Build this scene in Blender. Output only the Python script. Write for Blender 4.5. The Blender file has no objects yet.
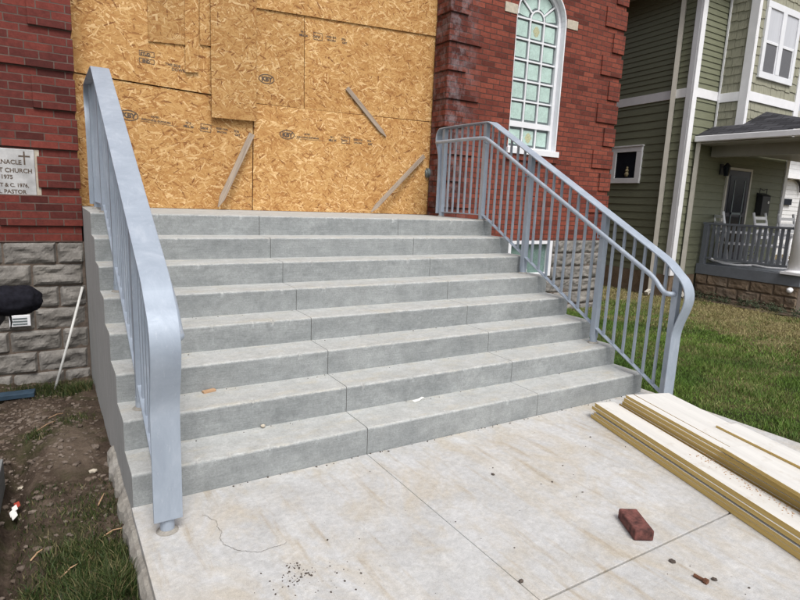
import bpy, bmesh, math, random
import numpy as np
from mathutils import Vector, Matrix, noise
random.seed(7); RNG = np.random.default_rng(11)
scene = bpy.context.scene
COL = scene.collection
R = math.radians

# ------------------------------------------------------------------ materials
def node(nt, typ, ins=None, **props):
    n = nt.nodes.new(typ)
    for k, v in props.items(): setattr(n, k, v)
    for k, v in (ins or {}).items():
        s = n.inputs[k]
        if isinstance(v, bpy.types.NodeSocket): nt.links.new(v, s)
        elif isinstance(v, (tuple, list)) and len(v) == 3 and s.type == 'RGBA': s.default_value = (*v, 1)
        else: s.default_value = v
    return n
def mix(nt, f, a, b, blend='MIX'):
    return node(nt, 'ShaderNodeMix', {0: f, 6: a, 7: b}, data_type='RGBA', blend_type=blend).outputs[2]
def math_(nt, op, a, b=0.0, clamp=False):
    return node(nt, 'ShaderNodeMath', {0: a, 1: b}, operation=op, use_clamp=clamp).outputs[0]
def ramp(nt, f, stops):
    n = node(nt, 'ShaderNodeValToRGB', {0: f}); e = n.color_ramp.elements
    while len(e) < len(stops): e.new(0.5)
    for i, (p, c) in enumerate(stops):
        e[i].position = p
        e[i].color = (c, c, c, 1) if isinstance(c, (int, float)) else (*c, 1)
    return n.outputs[0]
def noise_(nt, vec, scale, detail=4, rough=.55, dist=0.0):
    return node(nt, 'ShaderNodeTexNoise', {'Vector': vec, 'Scale': scale, 'Detail': detail, 'Roughness': rough, 'Distortion': dist}).outputs[0]
def scaled(nt, vec, s, rot=(0, 0, 0), loc=(0, 0, 0)):
    return node(nt, 'ShaderNodeMapping', {'Vector': vec, 'Scale': s, 'Rotation': rot, 'Location': loc}).outputs[0]
def pos(nt): return nt.nodes.new('ShaderNodeNewGeometry').outputs['Position']
def objco(nt): return nt.nodes.new('ShaderNodeTexCoord').outputs['Object']
def bump(nt, h, strength=.3, dist=.01):
    return node(nt, 'ShaderNodeBump', {'Height': h, 'Strength': strength, 'Distance': dist}).outputs[0]
def material(name):
    m = bpy.data.materials.new(name); m.use_nodes = True
    nt = m.node_tree; b = nt.nodes['Principled BSDF']
    def put(color=None, rough=.6, normal=None, metal=0.0, spec=.5, **kw):
        for k, v in (('Base Color', color), ('Roughness', rough), ('Normal', normal), ('Metallic', metal), ('Specular IOR Level', spec)):
            if v is None: continue
            s = b.inputs[k]
            if isinstance(v, bpy.types.NodeSocket): nt.links.new(v, s)
            elif isinstance(v, tuple): s.default_value = (*v, 1)
            else: s.default_value = v
        for k, v in kw.items():
            s = b.inputs[k.replace('_', ' ')]
            if isinstance(v, bpy.types.NodeSocket): nt.links.new(v, s)
            else: s.default_value = v
    return m, nt, put
def plain(name, col, rough=.5, var=.12, scale=14, metal=0.0, bmp=.08, spec=.5, stretch=(1, 1, 1), coord='pos'):
    m, nt, put = material(name)
    p = scaled(nt, pos(nt) if coord == 'pos' else objco(nt), stretch)
    n = noise_(nt, p, scale, 6, .6)
    lo = tuple(c * (1 - var) for c in col); hi = tuple(min(1, c * (1 + var)) for c in col)
    put(ramp(nt, n, [(.3, lo), (.7, hi)]), rough, bump(nt, n, bmp, .004), metal, spec)
    return m

def mat_concrete_slab():
    m, nt, put = material('concrete slab'); p = pos(nt)
    c = ramp(nt, noise_(nt, p, 2.2, 6, .6, .6), [(.3, (.43, .43, .425)), (.7, (.55, .555, .56))])
    st = ramp(nt, noise_(nt, scaled(nt, p, (1.3, .8, 1)), 2.1, 8, .68, 1.2), [(.45, 0.0), (.64, 1.0)])
    c = mix(nt, math_(nt, 'MULTIPLY', st, .58), c, (.46, .40, .305))
    bl = ramp(nt, noise_(nt, scaled(nt, p, (1, 1, 1), loc=(4, 2, 0)), 7, 6, .7, .8), [(.5, 0.0), (.72, 1.0)])
    c = mix(nt, math_(nt, 'MULTIPLY', bl, .35), c, (.44, .40, .335))
    wh = ramp(nt, noise_(nt, scaled(nt, p, (1, 1, 1), loc=(9, 5, 0)), 4, 7, .7, .5), [(.52, 0.0), (.75, 1.0)])
    c = mix(nt, math_(nt, 'MULTIPLY', wh, .6), c, (.62, .62, .61))
    # dragged dirt streaks beside the boards
    sx = noise_(nt, scaled(nt, p, (9, 1.1, 1), rot=(0, 0, R(-18))), 1.3, 5, .6)
    smask = ramp(nt, sx, [(.56, 0.0), (.7, 1.0)])
    c = mix(nt, math_(nt, 'MULTIPLY', smask, .62), c, (.37, .31, .225))
    fl = ramp(nt, noise_(nt, p, 30, 9, .82, .4), [(.38, .70), (.62, 1.16)])
    c = mix(nt, .55, c, mix(nt, 1.0, c, fl, 'MULTIPLY'))
    gr = noise_(nt, p, 210, 4, .75)
    c = mix(nt, .42, c, mix(nt, 1.0, c, ramp(nt, gr, [(.3, .55), (.7, 1.3)]), 'MULTIPLY'))
    sp = ramp(nt, noise_(nt, p, 46, 2, .5), [(.70, 0.0), (.78, 1.0)])
    c = mix(nt, math_(nt, 'MULTIPLY', sp, .35), c, (.16, .13, .10))
    h = math_(nt, 'ADD', math_(nt, 'MULTIPLY', gr, .4), noise_(nt, scaled(nt, p, (1, 14, 1)), 12, 4))
    put(c, .85, bump(nt, h, .22, .004), 0, .25)
    return m
def mat_concrete_step():
    m, nt, put = material('cast concrete'); p = pos(nt)
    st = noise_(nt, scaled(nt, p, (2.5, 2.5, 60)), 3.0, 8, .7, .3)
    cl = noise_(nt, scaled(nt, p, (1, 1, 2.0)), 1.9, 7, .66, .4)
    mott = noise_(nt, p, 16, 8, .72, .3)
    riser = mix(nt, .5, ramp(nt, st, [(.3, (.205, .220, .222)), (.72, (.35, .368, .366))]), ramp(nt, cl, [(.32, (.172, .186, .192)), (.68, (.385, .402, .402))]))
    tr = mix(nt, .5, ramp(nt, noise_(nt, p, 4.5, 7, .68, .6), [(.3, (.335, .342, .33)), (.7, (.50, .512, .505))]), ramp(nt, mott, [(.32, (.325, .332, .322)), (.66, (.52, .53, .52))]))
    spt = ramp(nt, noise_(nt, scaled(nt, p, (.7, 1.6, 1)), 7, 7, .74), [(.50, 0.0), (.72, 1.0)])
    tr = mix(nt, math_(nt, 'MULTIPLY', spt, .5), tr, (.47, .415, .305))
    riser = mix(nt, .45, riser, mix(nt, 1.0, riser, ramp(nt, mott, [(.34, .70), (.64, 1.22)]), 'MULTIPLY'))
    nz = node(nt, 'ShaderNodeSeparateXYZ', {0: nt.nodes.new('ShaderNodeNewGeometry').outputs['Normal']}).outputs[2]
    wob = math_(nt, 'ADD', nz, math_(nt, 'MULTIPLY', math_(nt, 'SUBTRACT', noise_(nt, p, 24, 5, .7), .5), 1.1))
    c = mix(nt, ramp(nt, wob, [(.35, 0.0), (.80, 1.0)]), riser, tr)  # upward faces lighter: dust, and part of the sky light put into the colour
    gr = noise_(nt, p, 85, 5, .8)
    c = mix(nt, .6, c, mix(nt, 1.0, c, ramp(nt, gr, [(.36, .74), (.64, 1.20)]), 'MULTIPLY'))
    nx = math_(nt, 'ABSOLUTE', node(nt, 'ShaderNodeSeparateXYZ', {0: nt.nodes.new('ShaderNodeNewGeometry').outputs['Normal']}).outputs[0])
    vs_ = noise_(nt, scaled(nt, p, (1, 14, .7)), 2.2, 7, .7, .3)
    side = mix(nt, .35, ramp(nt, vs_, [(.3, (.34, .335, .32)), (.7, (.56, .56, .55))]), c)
    c = mix(nt, ramp(nt, nx, [(.5, 0.0), (.8, 1.0)]), c, side)  # side faces: vertical form streaks, also lightened in colour against their shade
    pit = node(nt, 'ShaderNodeTexVoronoi', {'Vector': p, 'Scale': 30.0}).outputs['Distance']
    c = mix(nt, math_(nt, 'MULTIPLY', ramp(nt, pit, [(.03, 1.0), (.08, 0.0)]), .6), c, (.09, .09, .085))
    h = math_(nt, 'ADD', math_(nt, 'MULTIPLY', gr, .6), st)
    put(c, .85, bump(nt, h, .4, .006), 0, .25)
    return m
def mat_osb():
    m, nt, put = material('oriented strand board')
    oi = nt.nodes.new('ShaderNodeObjectInfo').outputs['Random']
    s = node(nt, 'ShaderNodeSeparateXYZ', {0: pos(nt)})
    off = math_(nt, 'MULTIPLY', oi, 37.0)
    v = node(nt, 'ShaderNodeCombineXYZ', {0: math_(nt, 'ADD', s.outputs[0], off), 1: math_(nt, 'ADD', s.outputs[2], off), 2: 0.0}).outputs[0]
    w = node(nt, 'ShaderNodeTexNoise', {'Vector': v, 'Scale': 3.0, 'Detail': 2.0}).outputs['Color']
    v = node(nt, 'ShaderNodeVectorMath', {0: v, 1: node(nt, 'ShaderNodeVectorMath', {0: w, 1: (.05, .05, 0)}, operation='MULTIPLY').outputs[0]}, operation='ADD').outputs[0]
    tone = pri = None
    for i, (a, sx, sy) in enumerate([(3, 8, 52), (-28, 9, 56), (34, 9, 58), (62, 11, 60), (-58, 10, 64), (15, 12, 74), (-12, 13, 78), (88, 14, 70), (48, 15, 84), (-42, 15, 86), (24, 11, 66), (-20, 11, 70)]):
        r = node(nt, 'ShaderNodeVectorRotate', {'Vector': v, 'Angle': R(a)}, rotation_type='Z_AXIS').outputs[0]
        vo = node(nt, 'ShaderNodeTexVoronoi', {'Vector': scaled(nt, r, (sx, sy, 1), loc=(i * 3.7, i * 5.1, 0)), 'Scale': 1.0, 'Randomness': 1.0}, voronoi_dimensions='2D')
        c = node(nt, 'ShaderNodeSeparateColor', {0: vo.outputs['Color']})
        p_ = math_(nt, 'SUBTRACT', c.outputs[0], math_(nt, 'MULTIPLY', vo.outputs['Distance'], .35))
        if tone is None: tone, pri = c.outputs[1], p_
        else:
            g = math_(nt, 'GREATER_THAN', p_, pri)
            tone = node(nt, 'ShaderNodeMix', {0: g, 2: tone, 3: c.outputs[1]}).outputs[0]
            pri = math_(nt, 'MAXIMUM', p_, pri)
    col = ramp(nt, tone, [(0, (.20, .084, .030)), (.09, (.37, .180, .060)), (.40, (.455, .252, .090)), (.8, (.545, .335, .135)), (1, (.72, .51, .27))])
    gap = ramp(nt, pri, [(.42, 1.0), (.66, 0.0)])
    col = mix(nt, math_(nt, 'MULTIPLY', gap, .6), col, (.25, .13, .04))
    fine = noise_(nt, scaled(nt, v, (60, 160, 1)), 1.0, 3, .6)
    col = mix(nt, .35, col, mix(nt, 1.0, col, ramp(nt, fine, [(.3, .6), (.7, 1.25)]), 'MULTIPLY'))
    oc = math_(nt, 'ADD', .84, math_(nt, 'MULTIPLY', math_(nt, 'FRACT', math_(nt, 'MULTIPLY', oi, 9.7)), .28))
    col = mix(nt, 1.0, col, node(nt, 'ShaderNodeCombineColor', {0: oc, 1: oc, 2: oc}).outputs[0], 'MULTIPLY')
    big = noise_(nt, v, 1.2, 4, .6)
    col = mix(nt, .55, col, mix(nt, 1.0, col, ramp(nt, big, [(.3, (.80, .70, .58)), (.7, (1.1, 1.1, 1.1))]), 'MULTIPLY'))
    put(col, .75, bump(nt, math_(nt, 'ADD', pri, math_(nt, 'MULTIPLY', tone, .4)), .35, .004), 0, .25)
    return m
def mat_brick(name, c1, c2, mortar, z0, msize=.0075, stain=None):
    m, nt, put = material(name); p = pos(nt)
    wv = node(nt, 'ShaderNodeTexNoise', {'Vector': p, 'Scale': 9.0, 'Detail': 3.0}).outputs['Color']
    pw = node(nt, 'ShaderNodeVectorMath', {0: p, 1: node(nt, 'ShaderNodeVectorMath', {0: wv, 1: (.008, .0, .008)}, operation='MULTIPLY').outputs[0]}, operation='ADD').outputs[0]
    s = node(nt, 'ShaderNodeSeparateXYZ', {0: pw})
    v = node(nt, 'ShaderNodeCombineXYZ', {0: math_(nt, 'ADD', s.outputs[0], s.outputs[1]), 1: math_(nt, 'SUBTRACT', s.outputs[2], z0), 2: 0.0}).outputs[0]
    bt = node(nt, 'ShaderNodeTexBrick', {'Vector': v, 'Color1': (0, 0, 0), 'Color2': (1, 1, 1), 'Mortar': (.5, .5, .5), 'Scale': 1.0, 'Mortar Size': msize,
              'Mortar Smooth': .25, 'Bias': 0.0, 'Brick Width': .213, 'Row Height': .068}, offset=.5)
    t = node(nt, 'ShaderNodeSeparateColor', {0: bt.outputs['Color']}).outputs[0]
    mid = tuple((a + b) / 2 for a, b in zip(c1, c2))
    col = ramp(nt, t, [(0, tuple(x * .62 for x in c1)), (.2, c1), (.6, mid), (1, c2)])
    n1 = noise_(nt, p, 26, 6, .7)
    col = mix(nt, .55, col, mix(nt, 1.0, col, ramp(nt, n1, [(.3, .55), (.7, 1.4)]), 'MULTIPLY'))
    big = noise_(nt, p, 1.3, 4, .6, .4)
    col = mix(nt, .7, col, mix(nt, 1.0, col, ramp(nt, big, [(.3, (.68, .66, .68)), (.7, (1.15, 1.12, 1.1))]), 'MULTIPLY'))
    mo = mix(nt, .6, mortar, mix(nt, 1.0, mortar, ramp(nt, noise_(nt, p, 8, 5, .7), [(.3, .35), (.7, 1.4)]), 'MULTIPLY'))
    col = mix(nt, bt.outputs['Fac'], col, mo)
    if stain:      # lime bloom blotches over brick darkened around the pier corner
        ps = node(nt, 'ShaderNodeSeparateXYZ', {0: p})
        d = math_(nt, 'ABSOLUTE', math_(nt, 'SUBTRACT', ps.outputs[0], 2.86))
        near = ramp(nt, d, [(.05, 1.0), (.42, 0.0)])
        sn = ramp(nt, noise_(nt, scaled(nt, p, (1, 1, .8)), 7, 7, .72), [(.46, 0.0), (.72, 1.0)])
        col = mix(nt, math_(nt, 'MULTIPLY', near, .62), col, mix(nt, 1.0, col, (.33, .36, .42), 'MULTIPLY'))
        col = mix(nt, math_(nt, 'MULTIPLY', math_(nt, 'MULTIPLY', sn, near), .55), col, (.36, .33, .35))
    h = math_(nt, 'ADD', math_(nt, 'MULTIPLY', math_(nt, 'SUBTRACT', 1.0, bt.outputs['Fac']), 1.0), math_(nt, 'MULTIPLY', n1, .5))
    put(col, .85, bump(nt, h, .55, .008), 0, .25)
    return m
def mat_stone(name, dark, light, wash):
    m, nt, put = material(name); p = pos(nt)
    n = noise_(nt, p, 5, 8, .68, .8); f = noise_(nt, p, 60, 5, .7)
    c = ramp(nt, n, [(.25, dark), (.5, tuple((a + b) / 2 for a, b in zip(dark, light))), (.75, light)])
    c = mix(nt, .4, c, mix(nt, 1.0, c, ramp(nt, f, [(.3, .5), (.7, 1.4)]), 'MULTIPLY'))
    w = ramp(nt, noise_(nt, scaled(nt, p, (1, 1, 1), loc=(2, 2, 2)), 2.3, 6, .7), [(.5, 0.0), (.7, 1.0)])
    c = mix(nt, math_(nt, 'MULTIPLY', w, .6), c, wash)
    put(c, .9, bump(nt, math_(nt, 'ADD', n, math_(nt, 'MULTIPLY', f, .5)), .6, .012), 0, .2)
    return m
def mat_wood(name, lo, hi, grain=(3, 60, 60), dirt=None):
    m, nt, put = material(name); p = scaled(nt, objco(nt), grain)
    n = noise_(nt, p, 1.0, 6, .65, .5)
    c = ramp(nt, n, [(.28, lo), (.72, hi)])
    if dirt:
        d = ramp(nt, noise_(nt, pos(nt), 8, 6, .7), [(.56, 0.0), (.74, 1.0)])
        c = mix(nt, math_(nt, 'MULTIPLY', d, .45), c, dirt)
    put(c, .75, bump(nt, n, .3, .004), 0, .3)
    return m
def mat_soil():
    m, nt, put = material('soil'); p = pos(nt)
    n = noise_(nt, p, 7, 9, .72, .5); f = noise_(nt, p, 70, 6, .75)
    c = ramp(nt, n, [(.25, (.030, .022, .017)), (.5, (.084, .062, .047)), (.78, (.18, .14, .108))])
    c = mix(nt, .6, c, mix(nt, 1.0, c, ramp(nt, f, [(.3, .35), (.72, 1.8)]), 'MULTIPLY'))
    mo = ramp(nt, noise_(nt, scaled(nt, p, (1, 1, 1), loc=(3, 1, 0)), 3.0, 6, .7), [(.50, 0.0), (.64, 1.0)])
    c = mix(nt, math_(nt, 'MULTIPLY', mo, .65), c, (.040, .048, .016))
    md = node(nt, 'ShaderNodeVectorMath', {0: scaled(nt, p, (1 / .17, 1 / .55, 0), loc=(1.55 / .17, -1.35 / .55, 0))}, operation='LENGTH').outputs['Value']
    mm = ramp(nt, math_(nt, 'ADD', md, math_(nt, 'MULTIPLY', math_(nt, 'SUBTRACT', n, .5), 1.6)), [(.6, 1.0), (1.0, 0.0)])
    c = mix(nt, math_(nt, 'MULTIPLY', mm, .8), c, mix(nt, f, (.10, .075, .056), (.24, .19, .148)))
    put(c, .95, bump(nt, math_(nt, 'ADD', n, f), .8, .02), 0, .1)
    return m
def mat_lawn(name, blades):
    m, nt, put = material(name); p = pos(nt)
    n = noise_(nt, scaled(nt, p, (.55, .8, 1)), 1.5, 6, .65, .5)
    n2 = noise_(nt, scaled(nt, p, (1, 1, 1), loc=(5, 5, 0)), .9, 4, .6)
    px = node(nt, 'ShaderNodeSeparateXYZ', {0: p}).outputs[0]
    far = ramp(nt, math_(nt, 'MULTIPLY', px, .1), [(.32, 0.03), (.58, .14), (.76, .40)])
    dry = math_(nt, 'ADD', math_(nt, 'SUBTRACT', n, .07), far)
    g = ramp(nt, n2, [(.3, (.050, .112, .016)), (.7, (.135, .215, .036))])
    d = ramp(nt, noise_(nt, p, 9, 5, .7), [(.3, (.17, .155, .05)), (.7, (.36, .30, .16))])
    if blades:
        rnd = nt.nodes.new('ShaderNodeNewGeometry').outputs['Random Per Island']
        dry = math_(nt, 'ADD', dry, math_(nt, 'MULTIPLY', math_(nt, 'SUBTRACT', rnd, .5), .34))
        c = mix(nt, ramp(nt, dry, [(.60, 0.0), (.76, 1.0)]), g, d)
        c = mix(nt, .6, c, mix(nt, 1.0, c, ramp(nt, math_(nt, 'FRACT', math_(nt, 'MULTIPLY', rnd, 7.3)), [(0, .5), (1, 1.6)]), 'MULTIPLY'))
        put(c, .6, None, 0, .25)
    else:
        c = mix(nt, ramp(nt, dry, [(.5, 0.0), (.68, 1.0)]), tuple(x * .6 for x in (.05, .062, .022)), tuple(x * .7 for x in (.20, .16, .085)))
        put(c, .95, bump(nt, noise_(nt, p, 60, 5, .7), .6, .02), 0, .1)
    return m
def mat_weed():
    m, nt, put = material('weed blades')
    rnd = nt.nodes.new('ShaderNodeNewGeometry').outputs['Random Per Island']
    put(ramp(nt, rnd, [(0, (.014, .028, .007)), (.45, (.036, .062, .015)), (.72, (.07, .085, .026)), (1, (.20, .16, .085))]), .6, None, 0, .25)
    return m
def mat_roof():
    m, nt, put = material('asphalt shingles'); p = pos(nt)
    s = node(nt, 'ShaderNodeSeparateXYZ', {0: p})
    v = node(nt, 'ShaderNodeCombineXYZ', {0: s.outputs[1], 1: math_(nt, 'MULTIPLY', s.outputs[2], 2.4), 2: 0.0}).outputs[0]
    bt = node(nt, 'ShaderNodeTexBrick', {'Vector': v, 'Color1': (.018, .018, .022), 'Color2': (.060, .060, .068), 'Mortar': (.008, .008, .009), 'Scale': 1.0, 'Mortar Size': .008, 'Brick Width': .3, 'Row Height': .13})
    g = noise_(nt, p, 160, 3, .7)
    c = mix(nt, .5, bt.outputs['Color'], mix(nt, 1.0, bt.outputs['Color'], ramp(nt, g, [(.3, .4), (.7, 1.9)]), 'MULTIPLY'))
    put(c, .9, bump(nt, math_(nt, 'SUBTRACT', 1.0, bt.outputs['Fac']), .5, .01), 0, .2)
    return m
def mat_glass(name, col, rough=.08, pattern=0.0, spec=.6):
    m, nt, put = material(name); p = pos(nt)
    n = noise_(nt, p, 55, 4, .6, 1.5)
    c = ramp(nt, noise_(nt, p, 8, 5, .65), [(.3, tuple(x * .8 for x in col)), (.7, tuple(x * 1.12 for x in col))])
    if pattern: c = mix(nt, math_(nt, 'MULTIPLY', ramp(nt, n, [(.45, 0.0), (.62, 1.0)]), pattern), c, tuple(min(1, x * 1.5) for x in col))
    put(c, rough, bump(nt, n, .35 if pattern else .02, .004), 0, spec)
    return m
def mat_rail():
    m, nt, put = material('primed steel'); p = pos(nt)
    n = noise_(nt, scaled(nt, p, (1, 1, .6)), 6, 7, .68, .6); f = noise_(nt, p, 60, 5, .7)
    c = ramp(nt, n, [(.28, (.275, .32, .385)), (.55, (.345, .395, .465)), (.78, (.455, .50, .56))])
    sc = ramp(nt, noise_(nt, scaled(nt, p, (14, 3, 3)), 5, 5, .7), [(.60, 0.0), (.74, 1.0)])
    c = mix(nt, math_(nt, 'MULTIPLY', sc, .35), c, (.64, .66, .69))
    put(c, ramp(nt, f, [(.3, .42), (.7, .6)]), bump(nt, math_(nt, 'ADD', n, f), .1, .003), .15, .45)
    return m

M = {}
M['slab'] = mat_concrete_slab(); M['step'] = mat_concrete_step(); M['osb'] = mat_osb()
M['brick_old'] = mat_brick('deep red brick', (.120, .029, .024), (.190, .044, .033), (.125, .088, .073), .03, .0052)
M['brick'] = mat_brick('orange red brick', (.175, .044, .030), (.255, .068, .043), (.085, .040, .031), .04, .0068, stain=True)
M['stone'] = mat_stone('rock faced block', (.10, .092, .082), (.30, .285, .265), (.22, .205, .18))
M['joint'] = plain('mortar', (.115, .090, .072), .95, .35, 30, bmp=.5)
M['tan_stone'] = mat_stone('tan porch block', (.12, .085, .055), (.27, .20, .14), (.20, .17, .14))
M['limestone'] = plain('cast stone', (.47, .42, .34), .85, .15, 22, bmp=.3)
M['rail'] = mat_rail()
M['grey_wood'] = mat_wood('weathered wood', (.20, .155, .12), (.42, .34, .265), (3, 45, 45))
M['prime'] = mat_wood('white primer', (.58, .57, .545), (.69, .68, .65), (1.5, 22, 22), (.36, .30, .22))
M['khaki'] = mat_wood('khaki primed edge', (.47, .325, .10), (.66, .49, .19), (2, 70, 160))
M['white'] = plain('white painted trim', (.82, .82, .84), .45, .05, 6)
M['vinyl'] = plain('white vinyl', (.76, .77, .80), .35, .04, 6)
M['beige'] = plain('beige aluminium', (.52, .49, .43), .45, .07, 6)
M['siding'] = plain('green grey siding', (.175, .183, .120), .6, .12, 7, bmp=.15, stretch=(1, 1, 10))
M['shingle'] = plain('khaki shingle', (.29, .285, .215), .8, .22, 9, bmp=.4, stretch=(6, 6, 1))
M['soffit'] = plain('soffit', (.30, .29, .25), .6, .06, 6)
M['porch_grey'] = plain('grey porch paint', (.145, .158, .18), .5, .12, 8)
M['roof'] = mat_roof()
M['dark_glass'] = mat_glass('dark window glass', (.014, .017, .024), .1, 0, .25)
M['curtain'] = plain('pale curtain behind glass', (.55, .56, .60), .25, .07, 3, stretch=(9, 9, .5), spec=.6)
M['screen'] = plain('insect screen', (.12, .12, .13), .5, .12, 40)
M['aqua'] = mat_glass('pale textured glass', (.42, .56, .51), .16, .35)
M['leaf_glass'] = mat_glass('dark patterned glass', (.13, .20, .18), .18, .8)
M['rim'] = plain('lead grey rim', (.13, .16, .165), .4, .2, 20)
M['yellow'] = plain('yellow glass', (.44, .44, .27), .3, .35, 60)
M['soil'] = mat_soil(); M['lawn'] = mat_lawn('lawn soil', False); M['grass'] = mat_lawn('lawn blades', True); M['weed'] = mat_weed()
M['rock'] = mat_stone('rubble', (.05, .036, .028), (.25, .205, .17), (.11, .075, .052))
M['marble'] = plain('grey white marble', (.43, .43, .43), .6, .28, 9, bmp=.15)
M['ink'] = plain('faded ink', (.10, .07, .05), .8, .5, 70, bmp=0)
M['black'] = plain('black nylon', (.012, .012, .017), .95, .4, 30, bmp=.6, spec=.12)
M['iron'] = plain('black painted metal', (.018, .018, .020), .5, .3, 30)
M['navy'] = plain('navy door', (.028, .028, .042), .35, .15, 8)
M['brick_one'] = plain('loose brick', (.125, .045, .038), .9, .75, 28, bmp=.6)
M['mortar_dust'] = plain('brick top dust', (.24, .15, .135), .95, .35, 25, bmp=.5)
M['rust'] = plain('rusty steel', (.12, .05, .025), .85, .45, 60, bmp=.4)
M['debris'] = plain('dirt crumbs', (.07, .055, .045), .95, .45, 60, bmp=.4)
M['crack'] = plain('crack dirt', (.085, .075, .062), .95, .3, 60)
M['blue'] = plain('blue painted timber', (.035, .068, .105), .6, .25, 20)
M['form'] = mat_wood('grey form timber', (.12, .125, .125), (.24, .25, .25), (45, 3, 45))
M['pvc'] = plain('white pvc', (.62, .62, .60), .4, .08, 10)
M['paper'] = plain('paper scrap', (.78, .77, .74), .8, .06, 20)
M['chip'] = mat_wood('pine chip', (.34, .20, .11), (.56, .38, .24), (20, 90, 90))
M['red'] = plain('red foil', (.35, .05, .03), .4, .2, 20)
M['footing'] = mat_stone('rough footing concrete', (.17, .155, .135), (.40, .38, .34), (.46, .45, .43))
M['white_house'] = plain('white lap siding', (.66, .66, .66), .55, .05, 5)
M['dark_leaf'] = plain('dark foliage', (.030, .045, .016), .7, .5, 40)
M['tan'] = plain('tan cat', (.22, .18, .10), .8, .3, 30)

# ------------------------------------------------------------------ geometry helpers
class MB:
    def __init__(s): s.v = []; s.f = []; s.mi = []
    def add(s, vs, fs, mi=0):
        o = len(s.v); s.v += [tuple(v) for v in vs]; s.f += [tuple(i + o for i in f) for f in fs]; s.mi += [mi] * len(fs); return s
    def box(s, x0, x1, y0, y1, z0, z1, mi=0):
        return s.add([(x, y, z) for z in (z0, z1) for y in (y0, y1) for x in (x0, x1)],
                     [(0, 2, 3, 1), (4, 5, 7, 6), (0, 1, 5, 4), (2, 6, 7, 3), (0, 4, 6, 2), (1, 3, 7, 5)], mi)
    def obox(s, c, ax, ay, az, mi=0):     # centre and three half-axis vectors
        c, ax, ay, az = map(Vector, (c, ax, ay, az))
        return s.add([c + sx * ax + sy * ay + sz * az for sz in (-1, 1) for sy in (-1, 1) for sx in (-1, 1)],
                     [(0, 2, 3, 1), (4, 5, 7, 6), (0, 1, 5, 4), (2, 6, 7, 3), (0, 4, 6, 2), (1, 3, 7, 5)], mi)
    def prism(s, pts, a0, a1, axis='x', mi=0):   # polygon in the plane across axis, swept a0..a1
        n = len(pts)
        f = {'x': lambda a, p: (a, p[0], p[1]), 'y': lambda a, p: (p[0], a, p[1]), 'z': lambda a, p: (p[0], p[1], a)}[axis]
        return s.add([f(a, p) for a in (a0, a1) for p in pts],
                     [tuple(range(n)), tuple(range(2 * n - 1, n - 1, -1))] + [(i, i + n, (i + 1) % n + n, (i + 1) % n) for i in range(n)], mi)
    def tube(s, path, r, n=10, cap=True):
        P = [Vector(p) for p in path]; rr = r if isinstance(r, (list, tuple)) else [r] * len(P); rings = []
        up = Vector((.13, .31, .94))
        for i, p in enumerate(P):
            t = (P[min(i + 1, len(P) - 1)] - P[max(i - 1, 0)]).normalized()
            if i == 0:
                a = t.cross(up); a = a if a.length > .1 else t.cross(Vector((1, 0, 0)))
            else: a = a - t * a.dot(t)
            a.normalize(); b = t.cross(a)
            rings.append([p + (a * math.cos(k * 2 * math.pi / n) + b * math.sin(k * 2 * math.pi / n)) * rr[i] for k in range(n)])
        o = [q for rg in rings for q in rg]
        fs = [(i * n + k, i * n + (k + 1) % n, (i + 1) * n + (k + 1) % n, (i + 1) * n + k) for i in range(len(P) - 1) for k in range(n)]
        if cap: fs += [tuple(range(n - 1, -1, -1)), tuple(range((len(P) - 1) * n, len(P) * n))]
        return s.add(o, fs)
    def sweep_flat(s, path, w, t, xc):    # flat bar: path in the YZ plane, width along X, thickness t below the path
        vs = []; n = len(path)
        for i in range(n):
            a = Vector(path[max(i - 1, 0)]); b = Vector(path[min(i + 1, n - 1)]); d = (b - a).normalized()
            nn = Vector((-d[1], d[0]))
            p = Vector(path[i]); q = p - nn * t
            vs += [(xc - w / 2, *p), (xc + w / 2, *p), (xc + w / 2, *q), (xc - w / 2, *q)]
        fs = [(i * 4 + k, (i + 1) * 4 + k, (i + 1) * 4 + (k + 1) % 4, i * 4 + (k + 1) % 4) for i in range(n - 1) for k in range(4)]
        return s.add(vs, fs + [(0, 1, 2, 3), (n * 4 - 1, n * 4 - 2, n * 4 - 3, n * 4 - 4)])
    def build(s, name, mats, parent=None, bevel=0, smooth=False, base=None, segs=2):
        me = bpy.data.meshes.new(name)
        if base is None: base = Vector(parent_base(parent)) if parent else Vector((0, 0, 0))
        base = Vector(base)
        me.from_pydata([tuple(Vector(v) - base) for v in s.v], [], s.f)
        mats = mats if isinstance(mats, list) else [mats]
        for m in mats: me.materials.append(m)
        if len(mats) > 1: me.polygons.foreach_set('material_index', s.mi)
        bm = bmesh.new(); bm.from_mesh(me); bmesh.ops.recalc_face_normals(bm, faces=bm.faces); bm.to_mesh(me); bm.free()
        if smooth: me.polygons.foreach_set('use_smooth', [True] * len(me.polygons))
        o = bpy.data.objects.new(name, me); COL.objects.link(o)
        if parent: o.parent = parent
        if not parent: o.location = base
        elif base != Vector(parent_base(parent)): o.location = base - Vector(parent_base(parent))
        if bevel:
            b = o.modifiers.new('bevel', 'BEVEL'); b.width = bevel; b.segments = segs; b.limit_method = 'ANGLE'; b.angle_limit = R(40)
        return o
def parent_base(o):
    v = Vector((0, 0, 0))
    while o: v = v + o.location; o = o.parent
    return v
def tag(o, label=None, cat=None, group=None, kind=None):
    for k, v in (('label', label), ('category', cat), ('group', group), ('kind', kind)):
        if v: o[k] = v
    return o
def thing(name, label, cat, loc=(0, 0, 0), group=None):
    o = bpy.data.objects.new(name, None); COL.objects.link(o); o.location = loc; o.empty_display_size = .1
    return tag(o, label, cat, group)
def copy_tree(o, parent=None):
    c = o.copy(); COL.objects.link(c)
    if parent: c.parent = parent
    for ch in list(o.children): copy_tree(ch, c)
    return c
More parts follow.
